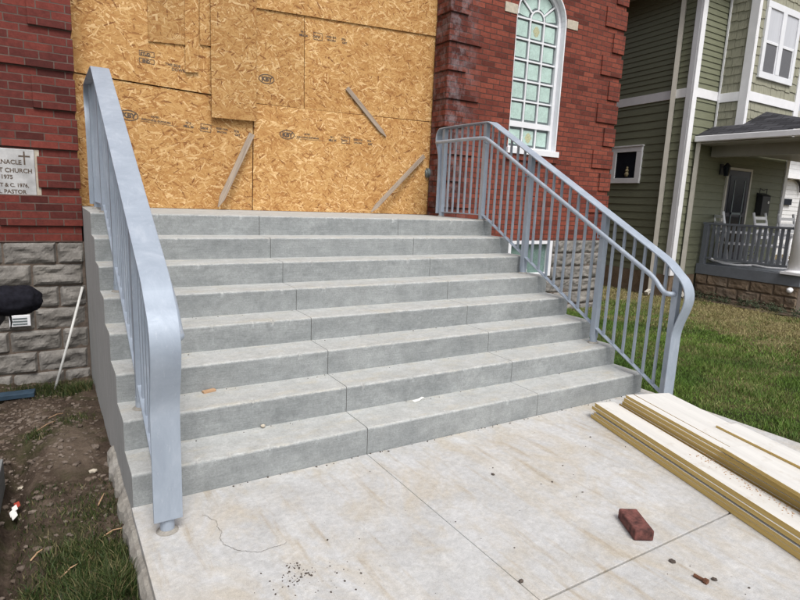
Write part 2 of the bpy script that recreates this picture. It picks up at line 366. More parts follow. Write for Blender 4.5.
def fbm(x, y, z=0.0, o=5): return noise.fractal(Vector((x, y, z)), 1.0, 2.0, o)
def big_mesh(name, V, F, mat, parent=None):
    me = bpy.data.meshes.new(name); me.from_pydata(V, [], F); me.materials.append(mat)
    o = bpy.data.objects.new(name, me); COL.objects.link(o)
    if parent: o.parent = parent
    return o
def blades(name, XY, Z, H, W, lean, mat):
    n = len(XY); ang = RNG.uniform(0, 2 * np.pi, n); la = RNG.uniform(0, 2 * np.pi, n)
    L = lean * H * RNG.uniform(.2, 1.3, n)
    d = np.stack([np.cos(ang), np.sin(ang), 0 * ang], 1) * W[:, None] / 2
    b = np.concatenate([XY, Z[:, None]], 1)
    top = b + np.stack([np.cos(la) * L, np.sin(la) * L, H], 1)
    mid = b + np.stack([np.cos(la) * L * .35, np.sin(la) * L * .35, H * .6], 1)
    V = np.stack([b - d, b + d, mid + d * .75, mid - d * .75, top], 1).reshape(-1, 3).astype(np.float32)
    me = bpy.data.meshes.new(name)
    i = np.arange(n) * 5
    q = np.stack([i, i + 1, i + 2, i + 3], 1); t = np.stack([i + 3, i + 2, i + 4], 1)
    loops = np.concatenate([q.ravel(), t.ravel()]).astype(np.int32)
    starts = np.concatenate([np.arange(n) * 4, n * 4 + np.arange(n) * 3]).astype(np.int32)
    me.vertices.add(n * 5); me.vertices.foreach_set('co', V.ravel())
    me.loops.add(len(loops)); me.loops.foreach_set('vertex_index', loops)
    me.polygons.add(2 * n); me.polygons.foreach_set('loop_start', starts)
    me.update(calc_edges=True); me.validate(); me.materials.append(mat)
    o = bpy.data.objects.new(name, me); COL.objects.link(o); return o
def text_into(mb, body, size, place, mi=0, align='LEFT', bold=0.0, xs=1.0):
    cu = bpy.data.curves.new('lettering', 'FONT'); cu.body = body; cu.size = size; cu.align_x = align; cu.offset = bold; cu.resolution_u = 3
    ob = bpy.data.objects.new('lettering', cu); COL.objects.link(ob)
    bpy.context.view_layer.update()
    me = bpy.data.meshes.new_from_object(ob.evaluated_get(bpy.context.evaluated_depsgraph_get()))
    mb.add([place(v.co.x * xs, v.co.y) for v in me.vertices], [tuple(p.vertices) for p in me.polygons], mi)
    bpy.data.objects.remove(ob); bpy.data.meshes.remove(me); bpy.data.curves.remove(cu)

# ------------------------------------------------------------------ constants of the place
RISE, RUN = .17, .30
XL, XR, J1, J2 = -1.32, 2.70, 0.0, 1.45
FY = 3.2            # church front plane
SY = 3.5            # boarded doorway plane

# ------------------------------------------------------------------ ground
def ground_z(x, y): return -.36
g = MB(); g.add([(-150, -150, -.42), (150, -150, -.42), (150, 150, -.42), (-150, 150, -.42)], [(0, 1, 2, 3)])
tag(g.build('ground', M['lawn']), kind='structure')
def lawn_z(x, y):
    b = -.018 - .016 * min(max(x - 2.8, 0), 6.2)
    return b + (.018 * fbm(x * 1.1, y * 1.1, 3, 3) if x > 2.95 else 0)
def grid(name, xs, ys, fz, mat):
    nx, ny = len(xs), len(ys)
    V = [(x, y, fz(x, y)) for y in ys for x in xs]
    F = [(j * nx + i, j * nx + i + 1, (j + 1) * nx + i + 1, (j + 1) * nx + i) for j in range(ny - 1) for i in range(nx - 1)]
    o = big_mesh(name, V, F, mat); o.data.polygons.foreach_set('use_smooth', [True] * len(F)); return o
xs = list(np.arange(2.795, 9.2, .1)) + list(np.arange(9.3, 60, 3.0)); ys = list(np.arange(-14, -2, 1.0)) + list(np.arange(-2, 6, .1)) + list(np.arange(6, 40, 2.0))
lawn = grid('lawn', xs, ys, lawn_z, M['lawn']); tag(lawn, kind='structure')
def soil_z(x, y):
    b = -.17 - .10 * min(max((y - .3) / 2.6, 0), 1)
    m = math.exp(-((x + 1.62) / .16) ** 2 - ((y - 1.25) / .5) ** 2) * .05          # mound by the stairs
    t = -.13 * math.exp(-((x + 1.86) / .07) ** 2) * (1 if y < 1.3 else math.exp(-((y - 1.3) / .3) ** 2))   # trench
    near = .05 * max(0, 1 - abs(y + .5) / .9) * math.exp(-((x + 1.45) / .15) ** 2)
    return b + m + t + near + .034 * fbm(x * 3.1, y * 3.1, 1, 6) + .020 * fbm(x * 15, y * 15, 5, 5)
soil = grid('soil', list(np.arange(-2.6, -1.28, .016)), list(np.arange(-3.0, 3.25, .02)), soil_z, M['soil']); tag(soil, kind='structure')
sl = MB(); sl.add([(-9, -9, -.30), (-2.55, -9, -.30), (-2.55, 3.6, -.30), (-9, 3.6, -.30)], [(0, 1, 2, 3)]); sl.build('bare_ground', M['soil']); tag(bpy.data.objects['bare_ground'], kind='structure')

# lawn blades (nobody could count them)
def scatter(n, x0, x1, y0, y1, dens=None):
    P = np.stack([RNG.uniform(x0, x1, n), RNG.uniform(y0, y1, n)], 1)
    if dens is not None: P = P[RNG.uniform(0, 1, n) < dens(P)]
    return P
A = scatter(90000, 2.80, 5.2, -1.6, 3.1); B = scatter(75000, 5.2, 9.0, -1.6, 3.6); Cc = scatter(25000, 6.05, 8.5, 3.4, 7.5)
for P, (h0, h1), w in ((A, (.018, .058), .0042), (B, (.018, .052), .007), (Cc, (.02, .05), .009)):
    pass
XY = np.concatenate([A, B, Cc]); W = np.concatenate([np.full(len(A), .0042), np.full(len(B), .0068), np.full(len(Cc), .009)]) * RNG.uniform(.7, 1.3, len(XY))
tuft = np.array([fbm(x * 2.3, y * 2.3, 9, 3) for x, y in XY])
H = RNG.uniform(.016, .044, len(XY)) * (1 + .9 * np.clip(tuft, -.4, .8))
Z = np.array([lawn_z(x, y) for x, y in XY]) - .004
tag(blades('lawn_grass', XY, Z, H, W, .9, M['grass']), 'short patchy green and straw coloured grass beside the concrete walk', 'grass', kind='stuff')
# weeds on the bare soil
spots = [(-1.60, -.25, .13, 1500, .06), (-1.68, -.62, .10, 1200, .08), (-1.5, -.7, .08, 900, .08), (-1.47, -.42, .11, 2600, .10), (-1.62, -.50, .10, 1500, .09), (-1.55, -.05, .13, 1300, .06), (-1.42, -.15, .07, 600, .06), (-1.50, .35, .12, 500, .04), (-1.45, 2.75, .09, 1500, .10), (-1.62, 2.85, .16, 1500, .07), (-1.75, 1.7, .06, 260, .06),
         (-1.85, 2.9, .14, 800, .06), (-1.52, 1.95, .10, 400, .04), (-1.78, -.25, .06, 400, .07)]
pts = []; hs = []
for x, y, s, n, h in spots:
    q = RNG.normal(0, 1, (n, 2)) * s * .62 + (x, y); k = (q[:, 0] < -1.345) & (q[:, 1] < 3.12); q = q[k]
    pts.append(q); hs.append(RNG.uniform(.3, 1.0, len(q)) * h)
q = np.stack([RNG.uniform(-1.85, -1.35, 2600), RNG.uniform(-.9, .75, 2600)], 1); pts.append(q); hs.append(RNG.uniform(.012, .035, 2600))
XY = np.concatenate(pts); H = np.concatenate(hs); Z = np.array([soil_z(x, y) for x, y in XY]) - .004
tag(blades('weeds', XY, Z, H, RNG.uniform(.0025, .0055, len(XY)), .8, M['weed']), 'dark green weed tufts growing on the bare soil by the stairs', 'weeds', kind='stuff')
# rubble on the soil
rb = MB()
def pebble(mb, x, y, z, r, seed, flat=.6, mi=0):
    bm = bmesh.new(); bmesh.ops.create_icosphere(bm, subdivisions=1, radius=1)
    sx, sy, sz = r * random.uniform(.7, 1.4), r * random.uniform(.7, 1.3), r * flat * random.uniform(.7, 1.2); a = random.uniform(0, 6.28)
    vs = []
    for v in bm.verts:
        c = v.co * (1 + .28 * noise.noise(v.co * 1.7 + Vector((seed, seed * .7, 0))))
        X, Y = c.x * sx, c.y * sy
        vs.append((x + X * math.cos(a) - Y * math.sin(a), y + X * math.sin(a) + Y * math.cos(a), z + c.z * sz))
    mb.add(vs, [tuple(v.index for v in f.verts) for f in bm.faces], mi); bm.free()
for i in range(2200):
    x = random.uniform(-2.2, -1.36); y = random.uniform(-.6, 3.1)
    if random.random() > (1.0 if (y > 1.1 and x < -1.6) else .5 if y > .6 else .22): continue
    r = random.choice([.004, .006, .006, .009, .012, .017]) * random.uniform(.7, 1.4)
    pebble(rb, x, y, soil_z(x, y) + r * .2, r, i)
tag(rb.build('rubble', M['rock']), 'loose stones and clods strewn over the bare dark soil', 'rubble', kind='stuff')

# ------------------------------------------------------------------ concrete walk in front of the steps
TJ = -1.475
w = MB()
for x0, x1, y0, y1 in ((XL - .008, -.0015, TJ + .005, -.002), (.0015, 2.79, TJ + .005, -.002), (XL - .008, 2.79, -5.5, TJ - .005)):
    w.box(x0, x1, y0, y1, -.13, 0)
w.box(XR + .003, 2.79, -.002, .25, -.13, 0)
walk = tag(w.build('front_walk', M['slab'], bevel=.003), kind='structure')
d = MB(); d.box(XL + .02, 2.77, -5.4, -.03, -.15, -.016); d.build('joint_fill', M['crack'], walk)
def ribbon(mb, pts, wd, z):
    for (x0, y0), (x1, y1) in zip(pts, pts[1:]):
        a = Vector((x1 - x0, y1 - y0)); n = Vector((-a.y, a.x)).normalized() * wd * random.uniform(.35, .75)
        mb.add([(x0 + n.x, y0 + n.y, z), (x1 + n.x, y1 + n.y, z), (x1 - n.x, y1 - n.y, z), (x0 - n.x, y0 - n.y, z)], [(0, 1, 2, 3)])
CRACK = [(202, 516), (207, 516), (211, 519), (216, 521), (218, 528), (222, 532), (220, 539), (223, 544), (231, 548), (240, 551), (252, 552), (262, 552), (271, 548), (280, 546), (289, 541)]
FPX = 564.534; CAM = Vector((-1.59864879, -2.86044217, 1.57039648))
YAW, PITCH, ROLL = -.559673674, -.178990056, -.0428394362
RM = Matrix.Rotation(YAW, 3, 'Z') @ Matrix.Rotation(PITCH, 3, 'X') @ Matrix.Rotation(ROLL, 3, 'Y')
def at(x, y, axis, val):
    dd = RM @ Vector(((x - 400) / FPX, 1, -(y - 300) / FPX)); t = (val - CAM[axis]) / dd[axis]; return CAM + dd * t
cr = MB(); CP = [at(x, y, 2, 0) for x, y in CRACK]; CQ = []
for a, b in zip(CP, CP[1:]):
    for k in range(5):
        q = a.lerp(b, k / 5); CQ.append((q.x + random.gauss(0, .0022), q.y + random.gauss(0, .0022)))
ribbon(cr, CQ, .0015, .0015)
cr.build('crack', M['crack'], walk)
# dirt crumbs dropped on the walk
cm = MB()
for cx, cy, n, s in ((-.79, -.80, 16, .02), (-.80, -.88, 60, .045), (-.70, -.92, 30, .10), (-.6, -.75, 24, .30), (.5, -.9, 26, .6), (1.3, -.35, 22, .35), (.9, -1.7, 12, .25)):
    for i in range(n):
        x, y = random.gauss(cx, s), random.gauss(cy, s * .6)
        if not (-1.3 < x < 2.7 and y < -.02): continue
        r = random.choice([.0012, .0018, .0025, .0045]) * random.uniform(.7, 1.3); pebble(cm, x, y, r * .4, r, i, .7)
for i in range(60):
    x = random.uniform(-.9, 2.6); r = random.uniform(.002, .006); pebble(cm, x, -random.uniform(.006, .03), r * .4, r, i, .7)
for i in range(70):
    k = random.choice([1, 1, 2, 2, 3, 4]); x = random.uniform(-1.0, 2.2); r = random.uniform(.0015, .005)
    pebble(cm, x, k * RUN - random.uniform(.004, .05), k * RISE + r * .4, r, i, .7)
tag(cm.build('dirt_crumbs', M['debris']), 'dark dirt crumbs scattered on the pale walk and steps', 'dirt', kind='stuff')

# ------------------------------------------------------------------ stairs
stairs = thing('concrete_stairs', 'wide grey cast concrete stairs of eight steps leading to the boarded doorway', 'stairs', ((XL + XR) / 2, 0, 0))
GAP = .0022
for k in range(1, 9):
    y0, y1, z1 = (k - 1) * RUN, (k * RUN if k < 8 else SY - .004), k * RISE
    mb = MB(); r = .016
    prof = [(y0, -.36), (y0, z1 - .042), (y0, z1 - r)] + [(y0 + r - r * math.cos(a), z1 - r + r * math.sin(a)) for a in (R(22), R(45), R(68))] + [(y0 + r, z1), (y0 + .045, z1), (y1, z1), (y1, -.36)]
    core = [(y0 + .02, -.36), (y0 + .02, z1 - .02), (y1, z1 - .02), (y1, -.36)]
    for a, b in ((XL, J1 - GAP), (J1 + GAP, J2 - GAP), (J2 + GAP, XR)):
        nseg = max(2, int((b - a) / .012)); V = []; nP = len(prof)
        for q in range(nseg + 1):
            x = a + (b - a) * q / nseg
            wv = .0022 * fbm(x * 5, k * 3.1, 0, 3); chip = max(0, fbm(x * 22, k * 7.7, 2, 3) - .38) * .030
            for t_, (yy, zz) in enumerate(prof):
                if 2 <= t_ <= 6: yy += wv + chip * .8; zz -= (chip * .8 + .4 * abs(wv)) if t_ > 2 else 0
                V.append((x, yy, zz))
        F = [(q * nP + t_, q * nP + (t_ + 1) % nP, (q + 1) * nP + (t_ + 1) % nP, (q + 1) * nP + t_) for q in range(nseg) for t_ in range(nP)]
        mb.add(V, F + [tuple(range(nP)), tuple(range((nseg + 1) * nP - 1, nseg * nP - 1, -1))])
    for jx in (J1, J2): mb.prism(core, jx - GAP, jx + GAP, 'x')
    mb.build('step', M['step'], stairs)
f = MB()
n = 90
prof = []
for i in range(n):
    y = -1.4 + 2.4 * i / (n - 1); e = .028 + .03 * (fbm(y * 6, 2) + .4) * (1 if y > -.1 else .55)
    zt = -.045 - .02 * fbm(y * 9, 7) - .05 * max(0, min(1, (y + .1) / .5))
    prof.append((y, max(.006, e), zt))
V = []; F = []
for y, e, zt in prof:
    xe = XL - .0005 if y > 0 else XL - .0085
    V += [(xe, y, zt + .012), (xe - e * .5, y, zt + .01 * fbm(y * 30, 3)), (xe - e, y, zt - .03), (xe - e * 1.25, y, -.40)]
for i in range(n - 1):
    for k in range(3): F.append((i * 4 + k, (i + 1) * 4 + k, (i + 1) * 4 + k + 1, i * 4 + k + 1))
f.add(V, F); f.build('footing', M['footing'], stairs)

# ------------------------------------------------------------------ railings
def make_railing(label, xc, inner):
    o = thing('stair_railing', label, 'railing', (xc, -.28, 0), 'steel railings on the stairs')
    zt, yk, slope = 2.42, 2.08, .555
    top = lambda y: min(zt, zt - slope * (yk - y))
    # cap bar: S return at the landing end, level, slope, S return at the foot
    path = [(2.965, 1.40), (2.965, 2.02), (2.975, 2.10), (3.00, 2.17), (3.035, 2.24), (3.045, 2.30), (3.035, 2.36), (3.005, 2.40), (2.96, zt), (yk + .02, zt), (yk - .02, zt - .012)]
    ye = -.20
    path += [(y, top(y)) for y in (1.5, 1.0, .5, 0, ye)]
    path += [(-.275, 1.078), (-.335, 1.03), (-.372, .97), (-.388, .905), (-.382, .84), (-.362, .77), (-.335, .69), (-.318, .62), (-.314, .55), (-.314, .072)]
    def fine(p):      # round the corners by Chaikin cutting
        q = [p[0]]
        for a, b in zip(p, p[1:]): q += [(a[0] * .75 + b[0] * .25, a[1] * .75 + b[1] * .25), (a[0] * .25 + b[0] * .75, a[1] * .25 + b[1] * .75)]
        return q + [p[-1]]
    path = fine(fine(path))
    MB().sweep_flat(fine(path)[::-1], .125, -.011, xc).build('cap_bar', M['rail'], o, bevel=.002)
    bl = lambda y: min(1.415, 1.415 - .555 * (2.13 - y))
    bp = [(2.94, 1.415), (2.15, 1.415), (2.11, 1.403)] + [(y, bl(y)) for y in (1.5, 1, .5, 0, -.26)]
    MB().sweep_flat(bp[::-1], .045, -.010, xc).build('bottom_bar', M['rail'], o, bevel=.002)
    h = -.165; xh = xc + inner * .085
    hp = [(xc + inner * .05, 3.02, zt + h), (xh, 3.00, zt + h), (xh, 2.90, zt + h), (xh, yk + .05, zt + h), (xh, yk - .05, zt + h - .02)]
    hp += [(xh, y, top(y) + h) for y in (1.5, 1, .5, 0.0)] + [(xh, -.13, top(-.13) + h), (xh, -.22, .925), (xh, -.275, .918), (xc + inner * .03, -.285, .918)]
    def fine3(p):
        q = [Vector(p[0])]
        for a, b in zip(p, p[1:]): q += [Vector(a).lerp(Vector(b), .25), Vector(a).lerp(Vector(b), .75)]
        return q + [Vector(p[-1])]
    hp = fine3(fine3(fine3(hp)))
    MB().tube(hp, .0195, 12).build('handrail', M['rail'], o, smooth=True)
    for y in (2.10, 1.43, .46, -.20):
        b = MB(); z = top(y) + h
        b.tube([(xc + inner * .02, y, z - .06), (xh, y, z - .055), (xh, y, z - .01)], .007, 8); b.build('bracket', M['rail'], o, smooth=True)
    for y, zb in ((2.935, 1.36), (2.16, 1.36), (1.43, .85), (.46, .34), (-.283, 0.0)):
        p = MB(); zz = top(y) - .004 if y > -.2 else 1.065
        p.box(xc - .028, xc + .028, y - .026, y + .026, zb + .05 if y > -.2 else .055, zz)
        po = p.build('post', M['rail'], o, bevel=.003)
        s = MB(); s.tube([(xc, y, zb - .01), (xc, y, zb + .07)], .032, 16); s.build('stub', M['rail'], po, smooth=False)
        c = MB(); c.tube([(xc, y, zb + .001), (xc, y, zb + .014)], [.050, .036], 16); c.build('grout_collar', M['footing'], po)
    posts = (2.935, 2.16, 1.43, .46, -.283)
    proto = None
    for a, b in zip(posts, posts[1:]):
        n = round((a - b) / .108)
        for i in range(1, n):
            y = a + (b - a) * i / n
            m = MB(); m.box(xc - .0095, xc + .0095, y - .0095, y + .0095, bl(y) + .004, top(y) - .006)
            m.build('baluster', M['rail'], o)
    return o
make_railing('blue grey steel railing on the left edge of the stairs, nearest the plaque', XL + .112, 1)
make_railing('blue grey steel railing on the right edge of the stairs, beside the lawn', XR - .115, -1)

# ------------------------------------------------------------------ church
church = thing('church_building', 'red brick church front with corner quoins on a rock faced block base', 'church', (.7, FY, -.3))
ZB, ZT, ZF = 1.04, 6.6, 1.04
PXL, PXR, CE = -1.335, 2.762, 6.0
wx0, wx1, wz0, wzs = 3.834, 4.763, 2.27, 4.03
wc, wr = (wx0 + wx1) / 2, (wx1 - wx0) / 2
lw = MB(); lw.box(-8, PXL, FY, FY + .5, ZB, ZT); lw.build('wall', M['brick_old'], church)
rw = MB()
rw.box(PXR, wx0, FY, FY + .5, ZB, ZT); rw.box(wx1, CE, FY, FY + .5, ZB, ZT); rw.box(wx0, wx1, FY, FY + .5, ZB, wz0)
N = 18
for i in range(N):
    a0 = math.pi - math.pi * i / N; a1 = math.pi - math.pi * (i + 1) / N
    xa, za = wc + wr * math.cos(a0), wzs + wr * math.sin(a0); xb, zb = wc + wr * math.cos(a1), wzs + wr * math.sin(a1)
    rw.prism([(xa, za), (xb, zb), (xb, ZT), (xa, ZT)], FY, FY + .5, 'y')
rw.box(CE - .4, CE, FY + .501, 16, -.35, ZT)
rw.build('wall', M['brick'], church)
up = MB(); up.box(PXL, PXR, FY + .12, FY + .5, 4.9, ZT); up.box(PXL + .003, PXR - .003, SY + .06, SY + .4, 1.0, 4.9); up.build('wall', M['brick'], church)
rf = MB(); rf.prism([(-8.3, ZT), (CE + .3, ZT), (-1.0, 11.5)], FY - .2, 16, 'y'); rf.build('roof', M['roof'], church)
# quoins: four courses proud, one course between
def quoin(xa, xb, ya, yb, z, mat):
    q = MB(); q.box(xa, xb, ya, yb, z, z + .272); q.build('quoin', mat, church, bevel=.004, segs=1)
PR = .024
for i in range(11):
    z = 1.186 + .34 * i; L = (.62, .315)[i % 2]
    if i % 2 == 0: L = .62
    quoin(PXL - L, PXL + .012, FY - PR, FY + .30, z, M['brick_old'])
for i in range(11):
    z = 1.13 + .34 * i; L = (.50, .265)[(i + 1) % 2]
    quoin(PXR - PR, PXR + L, FY - PR, SY - .03, z, M['brick'])
    L2 = (.44, .235)[(i + 1) % 2]
    quoin(CE - L2, CE + PR, FY - PR, FY + L2, z, M['brick'])
# rock faced block foundation
def blocks(x0, x1, ztop, zbot, hole=None, phase=0.0):
    mb = MB(); c = 0; z = ztop
    while z > zbot:
        zb = z - .203; off = (.0 if c % 2 else .205) + phase; x = x0 - off
        while x < x1:
            a, b = max(x, x0), min(x + .41, x1)
            x += .41
            if b - a < .05: continue
            segs = [(a, b)]
            if hole and zb < hole[3] and z > hole[2]:
                segs = [s for s in ((a, min(b, hole[0])), (max(a, hole[1]), b)) if s[1] - s[0] > .03]
            for a, b in segs:
                g_ = .005; ax, bx, az, bz = a + g_, b - g_, zb + g_, z - g_
                nx, nz = max(4, int((bx - ax) / .02)), 10; V = []; F = []
                sd = random.uniform(0, 90); tilt = random.uniform(-.03, .03); tz = random.uniform(-.03, .03)
                for j in range(nz + 1):
                    for i in range(nx + 1):
                        u, v = i / nx, j / nz; X, Zz = ax + (bx - ax) * u, az + (bz - az) * v
                        e = min(u, 1 - u) * (bx - ax); e2 = min(v, 1 - v) * (bz - az); ed = min(1, min(e, e2) / .028)
                        n1 = fbm(X * 9 + sd, Zz * 12, sd, 5)
                        facet = abs(fbm(X * 4 + sd, Zz * 6, sd + 3, 2))
                        dep = (ed ** .6) * (.014 + .020 * (n1 + .3) + .03 * facet + tilt * (u - .5) + tz * (v - .5))
                        V.append((X, FY + .012 - max(0, dep), Zz))
                for j in range(nz):
                    for i in range(nx): F.append((j * (nx + 1) + i, j * (nx + 1) + i + 1, (j + 1) * (nx + 1) + i + 1, (j + 1) * (nx + 1) + i))
                mb.add(V, F)
        z = zb; c += 1
    return mb
blocks(-4.5, XL - .004, ZF, -.45, phase=.12).build('foundation', M['stone'], church)
bwx0, bwx1, bwz0, bwz1 = 3.97, 4.86, .50, 1.036
blocks(2.72, CE - .01, ZF, -.2, hole=(bwx0, bwx1, bwz0, bwz1)).build('foundation', M['stone'], church)
jb = MB(); jb.box(-8, XL - .002, FY + .010, FY + .5, -.5, ZB - .002)
jb.build('mortar_bed', M['joint'], church); jb = MB()
jb.box(2.701, bwx0 - .002, FY + .010, FY + .5, -.5, ZB - .002); jb.box(bwx1 + .002, CE - .002, FY + .010, FY + .5, -.5, ZB - .002); jb.box(bwx0 - .002, bwx1 + .002, FY + .010, FY + .5, -.5, bwz0)
jb.build('mortar_bed', M['joint'], church)
# arched window: white liner + ring + bars + textured panes
win = MB()
RY = FY + .10
def arch_ring(mb, r0, r1, y0, y1, n=20):
    for i in range(n):
        a0 = math.pi * i / n; a1 = math.pi * (i + 1) / n
        mb.prism([(wc + r * math.cos(a), wzs + r * math.sin(a)) for r, a in ((r0, a0), (r1, a0), (r1, a1), (r0, a1))], y0, y1, 'y')
arch_ring(win, wr - .022, wr - .002, FY - .008, RY + .02)
win.box(wx0 + .002, wx0 + .022, FY - .004 + .02, RY + .02, wz0 + .05, wzs); win.box(wx1 - .022, wx1 - .002, FY - .008, RY + .02, wz0 + .05, wzs)
arch_ring(win, wr - .075, wr - .0225, RY - .03, RY + .02)
win.box(wx0 + .0225, wx0 + .075, RY - .03, RY + .02, wz0 + .05, wzs); win.box(wx1 - .075, wx1 - .0225, RY - .03, RY + .02, wz0 + .05, wzs)
wn = win.build('window', M['vinyl'], church, bevel=.003)
sm = MB(); sm.box(wx0 - .035, wx1 + .03, FY - .05, RY + .02, wz0 - .03, wz0 + .05); sm.build('sill', M['vinyl'], wn, bevel=.004)
lg = MB(); lg.box(wx0 - .02, wx1 + .03, FY - .03, FY + .05, wz0 - .11, wz0 - .031); lg.build('brick_ledge', M['brick'], wn)
ix0, ix1 = wx0 + .075, wx1 - .075; zr0, zr1 = wz0 + .05, wz0 + .335     # bottom sash
zrs = [wzs + .005 - (wzs - zr1 - .095) / 5 * k for k in range(6)][::-1]
bars = MB(); cw = (ix1 - ix0) / 3; bw = .011
for xx in (ix0 + cw, ix0 + 2 * cw): bars.box(xx - bw, xx + bw, RY - .012, RY + .01, zr0, wzs)
bars.box(ix0, ix1, RY - .026, RY + .012, zr1 + .01, zr1 + .085)
bars.box(ix0, ix1, RY - .02, RY + .012, zr0, zr0 + .03)
for z in zrs[1:]: bars.box(ix0, ix1, RY - .0115, RY + .009, z - bw, z + bw)
ri = cw / 2 + bw
for i in range(12):
    a0, a1 = math.pi * i / 12, math.pi * (i + 1) / 12
    bars.prism([(wc + r * math.cos(a), zrs[-1] + r * math.sin(a)) for r, a in ((ri - .02, a0), (ri, a0), (ri, a1), (ri - .02, a1))], RY - .0125, RY + .008, 'y')
for a in (R(38), R(90), R(142)):
    c0 = Vector((wc + ri * math.cos(a), 0, zrs[-1] + ri * math.sin(a))); c1 = Vector((wc + (wr - .06) * math.cos(a), 0, zrs[-1] + (wr - .06) * math.sin(a)))
    dd = (c1 - c0) / 2; nn = Vector((-dd.z, 0, dd.x)).normalized() * bw
    bars.obox(((c0 + c1) / 2) + Vector((0, RY - .002, 0)), dd, (0, .0105, 0), nn)
bars.build('glazing_bar', M['vinyl'], wn)
gl = MB()
gl.prism([(wx0 + .03, wz0 + .02), (wx1 - .03, wz0 + .02), (wx1 - .03, wzs)] + [(wc + (wr - .03) * math.cos(math.pi * i / 16), wzs + (wr - .03) * math.sin(math.pi * i / 16)) for i in range(1, 16)] + [(wx0 + .03, wzs)], RY + .013, RY + .03, 'y')
gl.build('pane_backing', M['rim'], wn)
rows = [(zr0 + .03, zr1 + .01)] + [(a, b) for a, b in zip([zr1 + .085] + zrs[1:-1], zrs[1:])]
for r_, (za, zb) in enumerate(rows):
    for c_ in range(3):
        xa, xb = ix0 + cw * c_ + bw + .022, ix0 + cw * (c_ + 1) - bw - .022
        p = MB(); p.box(xa, xb, RY + .004, RY + .0125, za + .034, zb - .032)
        po = p.build('pane', M['aqua'], wn, bevel=.004, segs=1)
        if (r_, c_) in ((0, 1), (5, 1)):
            e = MB(); zm, xm = (za + zb) / 2, (xa + xb) / 2
            for dx, dz, s in ((0, .042, .030), (-.036, .002, .026), (.036, .002, .026), (0, -.040, .030), (.001, .001, .022), (-.03, .038, .013), (.03, .038, .013), (-.03, -.038, .013), (.03, -.038, .013)):
                e.prism([(xm + dx + s * math.cos(t * math.pi / 5), zm + dz + s * math.sin(t * math.pi / 5)) for t in range(10)], RY + .002 - abs(dx) * .02 - abs(dz) * .01, RY + .0039, 'y')
            e.build('motif', M['yellow'], po)
z0 = zrs[-1]
for a0, a1 in ((R(8), R(33)), (R(43), R(84)), (R(96), R(137)), (R(147), R(172))):
    r0, r1 = ri + .028, wr - .105; pl = []
    for i in range(7): a = a0 + (a1 - a0) * i / 6; pl.append((wc + r1 * math.cos(a), z0 + r1 * math.sin(a)))
    for i in range(7): a = a1 + (a0 - a1) * i / 6; pl.append((wc + r0 * math.cos(a), z0 + r0 * math.sin(a)))
    p = MB(); p.prism(pl, RY + .004, RY + .0125, 'y'); p.build('pane', M['aqua'], wn)
p = MB(); p.prism([(wc + (ri - .04) * math.cos(math.pi * i / 10), z0 + .022 + (ri - .045) * math.sin(math.pi * i / 10)) for i in range(11)], RY + .004, RY + .0125, 'y'); p.build('pane', M['aqua'], wn)
for xa, xb in ((3.615, 3.83), (4.768, 4.985)):
    q = MB(); q.box(xa, xb, FY - .012, FY + .1, 4.015, 4.135); q.build('impost_block', M['limestone'], church, bevel=.004)
# basement window
b = MB(); fy = FY + .03
b.box(bwx0, bwx0 + .06, fy - .05, fy + .05, bwz0, bwz1 - .004); b.box(bwx1 - .07, bwx1, fy - .05, fy + .05, bwz0, bwz1 - .004)
b.box(bwx0 + .06, bwx1 - .07, fy - .05, fy + .05, bwz1 - .055, bwz1 - .004); b.box(bwx0 + .06, bwx1 - .07, fy - .05, fy + .05, bwz0, bwz0 + .05)
bm_ = (bwx0 + bwx1) / 2 - .05; b.box(bm_ - .02, bm_ + .02, fy - .03, fy + .05, bwz0 + .05, bwz1 - .055)
bw_ = b.build('window', M['vinyl'], church, bevel=.003)
for xa, xb in ((bwx0 + .06, bm_ - .02), (bm_ + .02, bwx1 - .07)):
    p = MB(); p.box(xa, xb, fy + .02, fy + .04, bwz0 + .05, bwz1 - .055); p.build('pane', M['leaf_glass'], bw_)
p = MB(); p.box(bwx0 + .06, bwx1 - .07, fy + .0401, fy + .06, bwz0 + .05, bwz1 - .055); p.build('pane_backing', M['rim'], bw_)
v = MB(); c = at(428, 173, 0, PXR - PR)
v.tube([(PXR + .01, c.y, c.z), (PXR - .06, c.y, c.z)], .062, 18); v.tube([(PXR - .058, c.y, c.z), (PXR - .075, c.y, c.z)], [.045, .03], 18); v.build('round_vent', M['rim'], church)

# ------------------------------------------------------------------ boards over the doorway
def osb(label, x0, x1, z0, z1, y, t=.011, tilt=0.0, poly=None):
    o = MB(); P = poly or [(x0, z0), (x1, z0), (x1, z1), (x0, z1)]
    if tilt:
        cx, cz = P[0]; P = [(cx + (x - cx) * math.cos(tilt) - (z - cz) * math.sin(tilt), cz + (x - cx) * math.sin(tilt) + (z - cz) * math.cos(tilt)) for x, z in P]
    cx = sum(p[0] for p in P) / len(P); cz = sum(p[1] for p in P) / len(P)
    o.prism(P, y, y + t, 'y'); ob = o.build('osb_sheet', M['osb'], base=(cx, y, cz), bevel=.0015, segs=1)
    return tag(ob, label, 'board', 'OSB sheets boarding up the doorway')
K = .992
fx = lambda x: CAM.x + (x - CAM.x) * K
fzz = lambda z: CAM.z + (z - CAM.z) * K
s1 = osb('large OSB sheet at the bottom left of the doorway, behind the left railing', 0, 0, 0, 0, SY, poly=[(PXL - .1, 1.362), (fx(.383), 1.362), (fx(.40), fzz(2.535)), (PXL - .1, fzz(2.60))])
s2 = osb('large OSB sheet at the bottom right of the doorway, under the two grey stakes', 0, 0, 0, 0, SY, poly=[(fx(.392), 1.362), (PXR - .004, 1.362), (PXR - .004, fzz(2.567)), (fx(.41), fzz(2.525))])
